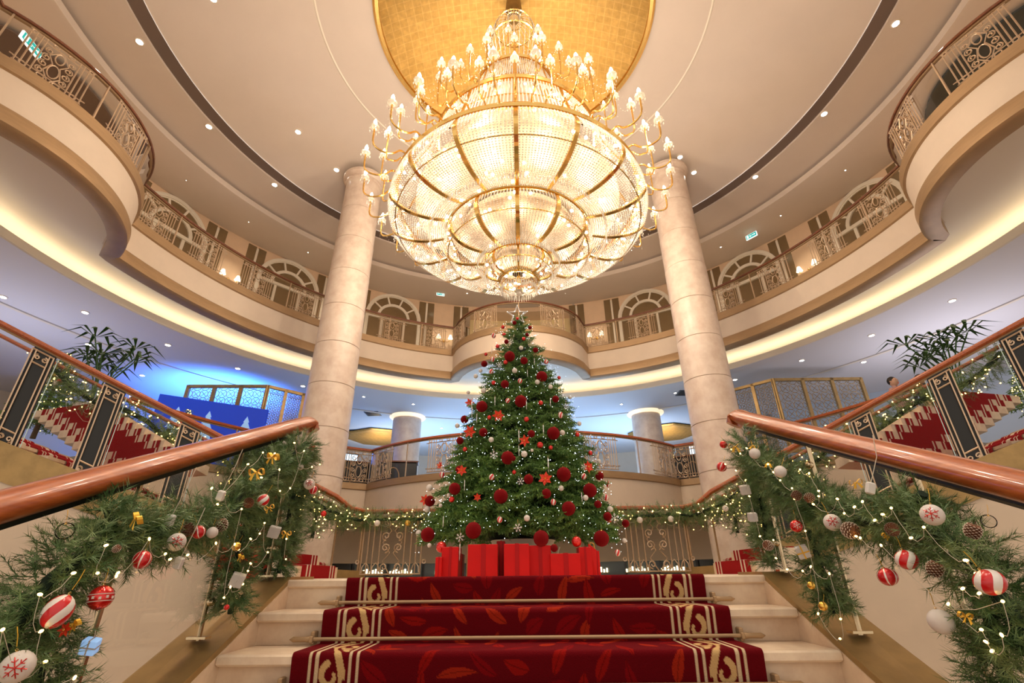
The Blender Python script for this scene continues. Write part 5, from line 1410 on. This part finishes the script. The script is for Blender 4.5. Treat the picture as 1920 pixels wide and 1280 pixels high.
for r, a, z, n in ARMS: by.setdefault((round(r, 2), n), []).append((a, z))
for (r, n), L in by.items():
    L.sort()
    for (a, z), (a2, _) in zip(L, L[1:] + [(L[0][0] + 2 * PI, 0)]):
        m = 9
        for i in range(1, m):
            t = i / m; q = a + (a2 - a) * t; rr = r * (1 - .015 * math.sin(PI * t)); b.octa((rr * math.sin(q), CY0 + rr * math.cos(q), z - .02 - .28 * math.sin(PI * t) * (r * (a2 - a)) / .6), .0105)
        b.octa((r * math.sin(a), CY0 + r * math.cos(a), z - .16), .014, .05)
        if r > 3:
            for i in range(8): b.octa((r * math.sin(a), CY0 + r * math.cos(a), z - .22 - i * .035), .008)
stuff(b.build('bead_chains', 'crystal', ch))
# ================================================================ MAIN STAIR CARPET (pattern woven in as colour)
def carpet_profile():
    P = [(4.1, .004)]; P += [(3.19 - .0, .010)]
    nr = .022
    for i in range(NT - 1):
        Y = 3.19 - i * TD; z = -i * TR
        P[-1] = (Y - .012, z + .010)
        for t in np.linspace(0, PI / 2, 5)[1:]: P.append((Y - .018 - nr * math.sin(t) * .8, z + .010 - nr * (1 - math.cos(t))))
        P.append((Y - .030, z - .05)); P.append((Y - .018, z - TR + .018)); P.append((Y - .024, z - TR + .010)); P.append((Y - TD, z - TR + .010))
    return P
cp = [np.array(p) for p in carpet_profile()]
fine = [cp[0]]
for a, b_ in zip(cp, cp[1:]):
    L = np.linalg.norm(b_ - a); st__ = .0045 if a[0] < 3.35 and a[0] > 2.0 else .03
    if a[0] > 3.3: st__ = .012
    n = max(1, int(L / st__))
    for i in range(1, n + 1): fine.append(a + (b_ - a) * i / n)
fine = np.array(fine); v = np.concatenate([[0], np.cumsum(np.linalg.norm(np.diff(fine, axis=0), axis=1))])
NU = 501; u = np.linspace(-1.05, 1.05, NU)
U, Vv = np.meshgrid(u, v); X = U; Yg = np.repeat(fine[:, 0][:, None], NU, 1); Zg = np.repeat(fine[:, 1][:, None], NU, 1)
crng = np.random.default_rng(4)
base = np.array([.125, .002, .005]); col = np.tile(base, (U.size, 1)).reshape(*U.shape, 3)
leafc = [np.array([.27, .006, .004]), np.array([.34, .02, .006]), np.array([.21, .003, .005])]
vmax = v[-1]; pts = []
tries = 0
while len(pts) < 330 and tries < 14000:
    tries += 1; cu, cv = crng.uniform(-.74, .74), crng.uniform(0, vmax)
    if all((cu - a) ** 2 + ((cv - b_) * 1.0) ** 2 > .090 ** 2 for a, b_, *_ in pts): pts.append((cu, cv, crng.uniform(0, PI), crng.uniform(.055, .095), crng.uniform(.018, .034), crng.integers(3)))
for cu, cv, th, L, W, ci in pts:
    r0_, r1_ = np.searchsorted(v, [cv - L, cv + L]); c0_, c1_ = np.searchsorted(u, [cu - L, cu + L])
    du, dv = U[r0_:r1_, c0_:c1_] - cu, Vv[r0_:r1_, c0_:c1_] - cv
    s = du * math.cos(th) + dv * math.sin(th); t = -du * math.sin(th) + dv * math.cos(th) + .12 * s * s / L
    wv = W * (1 - (s / L) ** 2) * (1 + .35 * s / L); m = (np.abs(s) < L) & (np.abs(t) < wv)
    sub = col[r0_:r1_, c0_:c1_]; sub[m] = leafc[ci]; sub[m & (np.abs(t) < .0022)] = leafc[ci] * .55
gold = np.array([.62, .40, .17]); pale = np.array([.66, .50, .30])
au = np.abs(U); e = 1.05 - au
inb = e < .315; col[inb] = base
for a, b_ in ((.078, .092), (.108, .122), (.258, .272), (.292, .306)): col[(e > a) & (e < b_)] = pale
# acanthus scroll between the stripes
Lp = .46; cen = .19
vs_ = (Vv / Lp) % 1.0; eu = e - cen
m = np.zeros(U.shape, bool)
def disc_path(P, R):
    global m
    for (pu, pv), r in zip(P, R):
        dv = (vs_ - pv + .5) % 1.0 - .5; m |= ((eu - pu) ** 2 + (dv * Lp) ** 2) < r * r
T = np.linspace(0, 1, 70)
disc_path([(.036 * math.sin(2 * PI * t), t) for t in T], [.012 + .004 * math.sin(4 * PI * t) for t in T])
for ph, q in ((.25, -1), (.75, 1)):
    S = np.linspace(0, 1, 50)                       # a curl that fills the hollow of each wave
    disc_path([(q * (.012 + .044 * (1 - .6 * s) * math.cos(-1.2 + 4.6 * s)), ph + (.050 * (1 - .55 * s) * math.sin(-1.2 + 4.6 * s)) / Lp) for s in S], [.015 * (1 - .5 * s) for s in S])
    disc_path([(q * (.012 + .050 * s), ph + .13 + .09 * s - .05 * s * s) for s in S], [.016 * math.sin(PI * (.15 + .85 * s)) + .002 for s in S])
    disc_path([(q * (.030 + .026 * s), ph + .19 + .10 * s) for s in S], [.012 * math.sin(PI * (.15 + .85 * s)) + .002 for s in S])
    disc_path([(-q * (.030 + .022 * s), ph - .10 + .13 * s) for s in S], [.013 * math.sin(PI * (.1 + .9 * s)) + .002 for s in S])
m &= (e > .128) & (e < .252); col[m] = gold

Vt = np.stack([X.ravel(), Yg.ravel(), Zg.ravel()], 1); H_, W_ = U.shape
ii = (np.arange(H_ - 1)[:, None] * W_ + np.arange(W_ - 1)[None]).ravel(); F = np.stack([ii, ii + 1, ii + W_ + 1, ii + W_], 1)
o = np_mesh('stair_carpet', Vt, F, 'carpet', smooth=True)
ca = o.data.color_attributes.new('col', 'FLOAT_COLOR', 'POINT'); ca.data.foreach_set('color', np.concatenate([col.reshape(-1, 3), np.ones((col.shape[0] * col.shape[1], 1))], 1).astype(np.float32).ravel())
tag(o, 'deep red leaf-patterned carpet with gold scroll borders down the main stair', 'carpet')
# stair rods
RN = ['top stair rod, at the foot of the first carpeted riser', 'middle stair rod, at the foot of the second carpeted riser', 'lowest stair rod at the foot of the third riser']
for i in range(3):
    Y = 3.19 - i * TD - .045; z = -(i + 1) * TR + .03
    g = thing('stair_rod', 'brass ' + RN[i], 'stair rod', (0, Y, z), 'brass stair rods')
    b = MB(); b.tube([(-1.10, Y, z), (1.10, Y, z)], .0095, 10); b.build('rod', 'brass', g, smooth=True)
    for q in (-1, 1):
        b = MB(); b.tube([(q * 1.09, Y, z), (q * 1.10, Y, z), (q * 1.12, Y, z), (q * 1.18, Y, z), (q * 1.19, Y, z), (q * 1.20, Y, z)], [.0115, .015, .012, .013, .007, .002], 10); b.build('finial', 'brass', g, smooth=True)
        b = MB(); b.box((q * 1.085, Y + .025, z + .005), (.02, .05, .06), bev=.004); b.box((q * 1.085, Y - .003, z), (.018, .03, .03), bev=.004); b.build('bracket', 'brass', g)
# ================================================================ FIRST FLOOR FURNISHINGS
def lattice(w, h, n):
    """interlaced lattice panel in the xz plane"""
    b = MB(); c = w / n; m = int(h / c)
    for i in range(n):
        for j in range(m + 1):
            x, z = -w / 2 + (i + .5) * c, (j + .5) * c
            if z > h: continue
            k = .42 * c
            b.tube([(x - k, 0, z), (x - k * .3, 0, z - k * .3), (x, 0, z - k), (x + k * .3, 0, z - k * .3), (x + k, 0, z), (x + k * .3, 0, z + k * .3), (x, 0, z + k), (x - k * .3, 0, z + k * .3)], .011, 4, closed=True)
            if i < n - 1: b.tube([(x + k * .7, 0, z), (x + c - k * .7, 0, z)], .011, 4, caps=False)
            if z + c < h: b.tube([(x, 0, z + k * .7), (x, 0, z + c - k * .7)], .011, 4, caps=False)
            b.tube([(x + k * .5, 0, z + k * .5), (x + c - k * .5, 0, z + c - k * .5)], .009, 4, caps=False); b.tube([(x + k * .5, 0, z - k * .5), (x + c - k * .5, 0, z - c + k * .5)], .009, 4, caps=False)
    return b.mesh('lattice', 'brass_dark')
def screen(pts, z0, z1, label, nper, m='brass_dark', glass_=None):
    g = thing('lattice_screen', label, 'screen', (pts[0][0], pts[0][1], z0))
    for (a, b_), n in zip(zip(pts, pts[1:]), nper):
        a = np.array(a); b_ = np.array(b_); L = np.linalg.norm(b_ - a); rz = math.atan2(b_[1] - a[1], b_[0] - a[0]); w = L / n
        me = lattice(w - .1, z1 - z0 - .16, max(3, int((w - .1) / .30)))
        for i in range(n):
            c = a + (b_ - a) * (i + .5) / n; inst(me, 'lattice', g, (c[0] - pts[0][0], c[1] - pts[0][1], .08), (0, 0, rz))
        for i in range(n + 1):
            c = a + (b_ - a) * i / n; q = MB(); q.box((c[0], c[1], (z0 + z1) / 2), (.10, .09, z1 - z0), rz=rz); q.build('upright', m, g)
        c = (a + b_) / 2
        for z in (z0 + .04, z1 - .04): q = MB(); q.box((c[0], c[1], z), (L, .09, .09), rz=rz); q.build('cross_rail', m, g)
    return g
def px(x, y, z): p = at_z(x, y, z); return (float(p[0]), float(p[1]))
A, B_, C_ = px(1375, 728, 5.7), px(1448, 710, 5.7), px(1612, 708, 5.7)
screen([px(1340, 738, 5.7), B_, C_], 3.3, 5.7, 'brass lattice screen on the right of the first floor', [3, 3])
D_, E_, F_ = px(355, 722, 5.55), px(503, 722, 5.55), px(600, 745, 5.55)
screen([D_, E_, F_], 3.0, 5.55, 'brass lattice screen behind the blue board on the left', [3, 3])
# pale blue backs of the rooms behind the screens
for P_, nm in ((((9.3, 17.5), (15.5, 12.5)), 'wall_right'), (((-9.0, 17.8), (-14.5, 13.0)), 'wall_left')):
    b = MB(); (x0, y0), (x1, y1) = P_; b.add([(x0 * 1.15, y0 * 1.15, 2.44), (x1 * 1.15, y1 * 1.15, 2.44), (x1 * 1.15, y1 * 1.15, 6.2), (x0 * 1.15, y0 * 1.15, 6.2)], [(0, 1, 2, 3)]); struct(b.build(nm, mat(nm + '_pale', (.50, .58, .68), .6)))
# blue printed board with white trees
p0 = at_z(300, 738, 4.9); p1 = at_z(502, 768, 4.65)
g = thing('printed_board', 'deep blue printed board with pale snowy fir trees on the left', 'board', tuple(p0))
b = MB(); th = np.array([0, .08, 0]); zb = 2.9
loop = [tuple(p0), tuple(p1), (p1[0], p1[1], zb), (p0[0], p0[1], zb)]
b.slab(loop, [(x, y + .08, z) for x, y, z in loop]); b.build('panel', 'blue', g)
for t, h in ((.48, .60), (.83, .62), (.2, .4)):
    c = p0 + (p1 - p0) * t; zt_ = c[2] - .30; b = MB(); dx = (p1 - p0)[:2] / np.linalg.norm((p1 - p0)[:2])
    vs = []
    for w, z in ((0, 0), (.08, -.18), (.05, -.18), (.14, -.38), (.09, -.38), (.20, -.62), (.12, -.62), (.24, -.95)): vs.append((w, z))
    loop = [(c[0] + dx[0] * w - .0, c[1] + dx[1] * w - .012, zt_ + z) for w, z in vs] + [(c[0] - dx[0] * w, c[1] - dx[1] * w - .012, zt_ + z) for w, z in reversed(vs[1:])]
    b.slab(loop, [(x, y - .01, z) for x, y, z in loop]); b.build('tree_print', 'paleblue', g)
# desks and screens behind the balcony
def desk(x, y, rz, label):
    g = thing('reception_desk', label, 'desk', (x, y, 2.44), None, (0, 0, rz), local=True)
    b = MB(); b.box((0, 0, .5), (1.5, .5, 1.0), bev=.03); b.build('body', 'black', g)
    b = MB(); b.box((0, -.01, 1.02), (1.6, .58, .05), bev=.01); b.build('top', 'wood_dark', g)
    b = MB(); b.tube([(x_ * .2, -.262, z_ * .32 + .5) for x_, z_ in oval(0, 0, 1, 1, 16)], .02, 5, closed=True); b.build('oval_inlay', 'brass', g)
    b = MB(); b.box((-.3, .05, 1.24), (.45, .03, .32), bev=.01); b.box((-.3, .08, 1.07), (.1, .1, .08)); b.build('monitor', 'grey', g)
desk(-5.9, 16.1, math.radians(28), 'black reception desk with a monitor behind the left end of the bowed railing')
desk(-4.3, 16.3, math.radians(10), 'dark low counter between the left desk and the white column')
desk(5.6, 16.0, math.radians(-30), 'black desk behind the railing at the right column')
for x, y, w, rz, l in ((-7.2, 17.6, 2.4, 40, 'bright blue display wall beyond the left desk'), (6.6, 17.2, 2.4, -38, 'bright blue display wall beyond the right desk')):
    g = thing('display_screen', l, 'screen', (x, y, 2.44), None, (0, 0, math.radians(rz)), local=True)
    b = MB(); b.box((0, 0, .95), (w, .1, 1.7)); b.build('frame', 'grey', g); b = MB(); b.box((0, -.06, .95), (w - .1, .02, 1.6)); b.build('lit_face', 'screen', g)
# gold tray recess and wall details at the back
for sx in (-1, 1):
    g = thing('ceiling_recess', 'shallow gold octagonal ceiling recess beyond the %s column' % ('left' if sx < 0 else 'right'), 'ceiling feature', (sx * 6.6, 22.5 - 3, 6.1))
    b = MB(); x, y = sx * 6.9, 23.2; b.lathe([(1.7, 6.185), (1.75, 6.15), (1.6, 6.12), (1.2, 6.16), (.01, 6.17)], (x, y, 0), 8); b.build('tray', 'goldleaf', g)
# people
def person(x, y, z, rz, label, top, hgt=1.72, arm=.2):
    g = thing('person', label, 'person', (x, y, z), None, (0, 0, rz), local=True)
    k = hgt / 1.72
    me = bpy.data.meshes.new('body'); J = [(0, 0, .93), (0, 0, 1.12), (0, 0, 1.32), (0, 0, 1.44), (0, 0, 1.50), (0, -.01, 1.60), (0, -.01, 1.68),
        (-.17, 0, 1.40), (-.24, .0, 1.15), (-.22, -.10, .92), (.17, 0, 1.40), (.24, 0, 1.15), (.20, -arm, 1.0),
        (-.10, 0, .88), (-.11, .0, .48), (-.11, .02, .08), (-.11, -.12, .04), (.10, 0, .88), (.11, .0, .48), (.11, .02, .08), (.11, -.12, .04)]
    E = [(0, 1), (1, 2), (2, 3), (3, 4), (4, 5), (5, 6), (2, 7), (7, 8), (8, 9), (2, 10), (10, 11), (11, 12), (0, 13), (13, 14), (14, 15), (15, 16), (0, 17), (17, 18), (18, 19), (19, 20)]
    R = [.15, .14, .17, .09, .055, .095, .07, .075, .05, .035, .075, .05, .035, .10, .065, .045, .04, .10, .065, .045, .04]
    me.from_pydata([(a * k, b_ * k, c * k) for a, b_, c in J], E, []); o = bpy.data.objects.new('body', me); COL.objects.link(o); o.parent = g
    me.materials.append(M[top]); sk = o.modifiers.new('skin', 'SKIN'); ss = o.modifiers.new('sub', 'SUBSURF'); ss.levels = ss.render_levels = 2
    for v_, r in zip(me.skin_vertices[0].data, R): v_.radius = (r * k, r * k * .8)
    me.skin_vertices[0].data[0].use_root = True
    b = MB(); b.sphere((0, -.015, 1.61 * k), .10 * k, 16, 12, sz=1.22); b.lathe([(.052, 1.44 * k), (.05, 1.53 * k)], (0, 0, 0), 12); b.octa((0, -.112 * k, 1.60 * k), .018, .03)
    for q in (-1, 1): b.sphere((q * .10 * k, 0, 1.61 * k), .022, 6, 5); b.sphere((q * .035, -.095 * k, 1.64 * k), .012, 6, 5, 1)
    b.box((0, -.105 * k, 1.555 * k), (.045, .012, .01), 2)
    b.build('head', ['skin', 'hair', 'red_petal'], g, smooth=True)
    b = MB(); b.sphere((0, .015, 1.645 * k), .108 * k, 16, 10, sz=1.05); b.build('hair', 'hair', g, smooth=True)
    for q, hp in ((-1, (-.22, -.10, .90)), (1, (.20, -arm, .98))):
        b = MB(); b.sphere((hp[0] * k, hp[1] * k, hp[2] * k), .038, 8, 6, sz=1.2)
        for f in range(4): b.tube([(hp[0] * k + (f - 1.5) * .016, hp[1] * k - .01, hp[2] * k - .02), (hp[0] * k + (f - 1.5) * .017, hp[1] * k - .03, hp[2] * k - .09)], .008, 5)
        b.tube([(hp[0] * k - q * .03, hp[1] * k, hp[2] * k), (hp[0] * k - q * .05, hp[1] * k - .02, hp[2] * k - .05)], .009, 5); b.build('hand', 'skin', g, smooth=True)
person(-6.5, 17.0, 2.44, 2.6, 'person in a dark suit standing by the desk at the left column', 'cloth_dark', 1.78)
M['shirt'] = mat('pinkish_shirt', (.5, .3, .28), .8)
person(9.15, 11.3, 2.60, .4, 'person with short dark hair behind the right upper stair rail', 'shirt', 1.7)
person(9.75, 11.2, 2.60, -.3, 'second dark-haired person further right behind the stair rail', 'cloth_dark', 1.72)
# palms beyond the wing rails
def palm(x, y, z, label, s=1.0, seed=0):
    r_ = random.Random(seed); g = thing('potted_palm', label, 'plant', (x, y, z))
    b = MB(); b.lathe([(.16 * s, 0), (.22 * s, .35 * s), (.24 * s, .42 * s), (.2 * s, .42 * s), (.18 * s, .38 * s), (.01, .38 * s)], (x, y, z), 20); b.build('pot', 'pot', g, smooth=True)
    for st_i in range(9):
        a = 2 * PI * st_i / 9 + r_.random(); h = (.6 + .5 * r_.random()) * s; l = .3 * s * (.6 + r_.random())
        top = (x + math.sin(a) * l, y + math.cos(a) * l, z + .4 * s + h); b = MB(); b.tube([(x, y, z + .38 * s), (x + math.sin(a) * l * .4, y + math.cos(a) * l * .4, z + .4 * s + h * .6), top], .011 * s, 5); b.build('stalk', 'leaf', g)
        b = MB()
        for k in range(9):
            t = 2 * PI * k / 9 + a; L = .42 * s * (.8 + .4 * r_.random()); dx, dy = math.sin(t), math.cos(t); w = .030 * s; dz = .12
            m1 = (top[0] + dx * L * .5, top[1] + dy * L * .5, top[2] + L * .28); e_ = (top[0] + dx * L, top[1] + dy * L, top[2] + L * (.10 - .2 * r_.random()))
            b.add([top, (m1[0] + dy * w, m1[1] - dx * w, m1[2]), e_, (m1[0] - dy * w, m1[1] + dx * w, m1[2]), (m1[0], m1[1], m1[2] + .012)], [(0, 1, 4), (1, 2, 4), (2, 3, 4), (3, 0, 4)])
        b.build('frond', 'leaf', g)
pl = at_z(200, 690, 3.95); palm(pl[0], pl[1], 2.60, 'dark green potted palm above the left wing rail', 1.25, 1)
pr = at_z(1770, 668, 4.05); palm(pr[0], pr[1], 2.60, 'dark green potted palm above the right wing rail', 1.3, 2)
# lit fir trees of the first floor seen through the wing glass
frs = np.random.default_rng(77)
def small_fir(x, y, z, h, R, label):
    g = thing('christmas_tree', label, 'christmas tree', (x, y, z)); P, D, S = [], [], []
    b = MB(); b.tube([(x, y, z), (x, y, z + h * .95)], [.05, .02], 8); b.build('trunk', 'bark', g)
    for i in range(150):
        t = (i + .5) / 150; zz = z + .15 * h + .85 * h * t; rr = R * (1 - t) + .03; a = i * 2.399
        o_ = np.array([math.sin(a), math.cos(a), -.1]); P.append(np.array([x, y, zz]) + o_ * rr * .25); D.append(o_); S.append(rr * .8 + .08)
    V, F = scatter(protos[0], np.array(P), np.array(D), np.array(S), flat_spin(np.array(D))); stuff(np_mesh('foliage', V, F, 'needle', parent=g))
    b = MB()
    for i in range(160):
        t = frs.random() ** 1.3; a = frs.uniform(0, 2 * PI); rr = R * (1 - t) * 1.0 + .03; b.octa((x + rr * math.sin(a), y + rr * math.cos(a), z + .15 * h + .85 * h * t), .011)
    stuff(b.build('fairy_lights', 'bulb_warm', g))
    bm_ = [BM['red_shiny'], BM['gold_bauble'], BM['white_matte']]
    for i in range(14):
        t = frs.uniform(0, .8); a = frs.uniform(2.2, 4.1); rr = R * (1 - t) + .04; q = (rr * math.sin(a), rr * math.cos(a), .15 * h + .85 * h * t); inst(bm_[i % 3], 'bauble', g, q, scale=.05)
for x, y, z, h, R, l in ((-9.9, 9.4, 2.6, 1.9, .6, 'lit fir tree at the head of the left wing flight'), (10.2, 9.0, 2.6, 1.9, .6, 'lit fir tree at the head of the right wing flight'), (7.1, 15.9, 2.44, 1.9, .5, 'lit fir tree by the blue display behind the right column'), (-8.9, 12.2, 2.6, 1.5, .5, 'lit fir tree in front of the blue board')):
    small_fir(x, y, z, h, R, l)
# foyer glimmer behind the shop glass: lit shelves and hanging lights
for i, a in enumerate((-27, -22, -14, 13, 20, 26)):
    x, y = pol(11.30, math.radians(a)); g = thing('lit_shelf', 'glowing shelf in the dark shop window, %s' % (ordn(i, 6)), 'shelf', (x, y, 0), 'lit shelves in the shop window', (0, 0, -math.radians(a)), local=True)
    b = MB(); b.box((0, 0, .06), (.8, .1, .02)); b.build('board', 'brass_dark', g)
    b = MB(); [b.box((-.35 + .1 * k, -.03, .13 + .02 * (k % 3)), (.05, .04, .10 + .03 * (k % 3))) for k in range(8)]; b.build('lit_bottles', 'shoplight', g)
# flights added behind the wing glass, built in place of steps reflected in it
for sg in (-1, 1):
    sd = 'left' if sg < 0 else 'right'
    c0 = at_y(290, 868, 7.3) if sg < 0 else at_y(1672, 852, 7.3); c0 = Vector((abs(float(c0[0])) * sg, 7.3, float(c0[2])))
    st2 = sgroup('stair', tuple(c0)); uu = Vector((.97 * -sg, -.24, 0)); sh = Vector((.285 * sg, .12, 0)); cb = MB()
    rr_, dp_ = .135, .55
    bk = Vector((.24 * sg, .97, 0)) if False else Vector((sg * .24, .97, 0))
    for i in range(11):
        o_ = c0 + sh * i + Vector((0, 0, rr_ * i)); B = lambda w, d_, z: tuple(o_ + uu * w + bk * d_ + Vector((0, 0, z)))
        b = MB(); lo = [(-.95, 0), (.80, 0), (.80, dp_), (-.95, dp_)]
        b.slab([B(w, d_, 0) for w, d_ in lo], [B(w, d_, -rr_) for w, d_ in lo]); b.build('step', 'marble_edge', st2)
        for w0, w1, mi in ((-.72, -.62, 0), (-.62, -.59, 1), (-.59, -.55, 0), (-.55, -.44, 1), (-.44, -.40, 0), (-.40, -.37, 1), (-.37, .42, 0), (.42, .45, 1), (.45, .48, 0), (.48, .58, 1), (.58, .62, 0), (.62, .65, 1), (.65, .72, 0)):
            cb.add([B(w0, -.012, -rr_), B(w1, -.012, -rr_), B(w1, -.012, .0), B(w0, -.012, .0)], [(0, 1, 2, 3)], mi); cb.add([B(w0, -.012, 0), B(w1, -.012, 0), B(w1, .3, .008), B(w0, .3, .008)], [(0, 1, 2, 3)], mi)
    tag(cb.build('stair_carpet', ['cloth_carpet_plain', 'cream']), 'cream-bordered red carpet on the added flight that imitates a reflection in the %s wing glass' % sd, 'carpet')
# clean the private marks
for o in LOCALS:
    if '_local' in o: del o['_local']
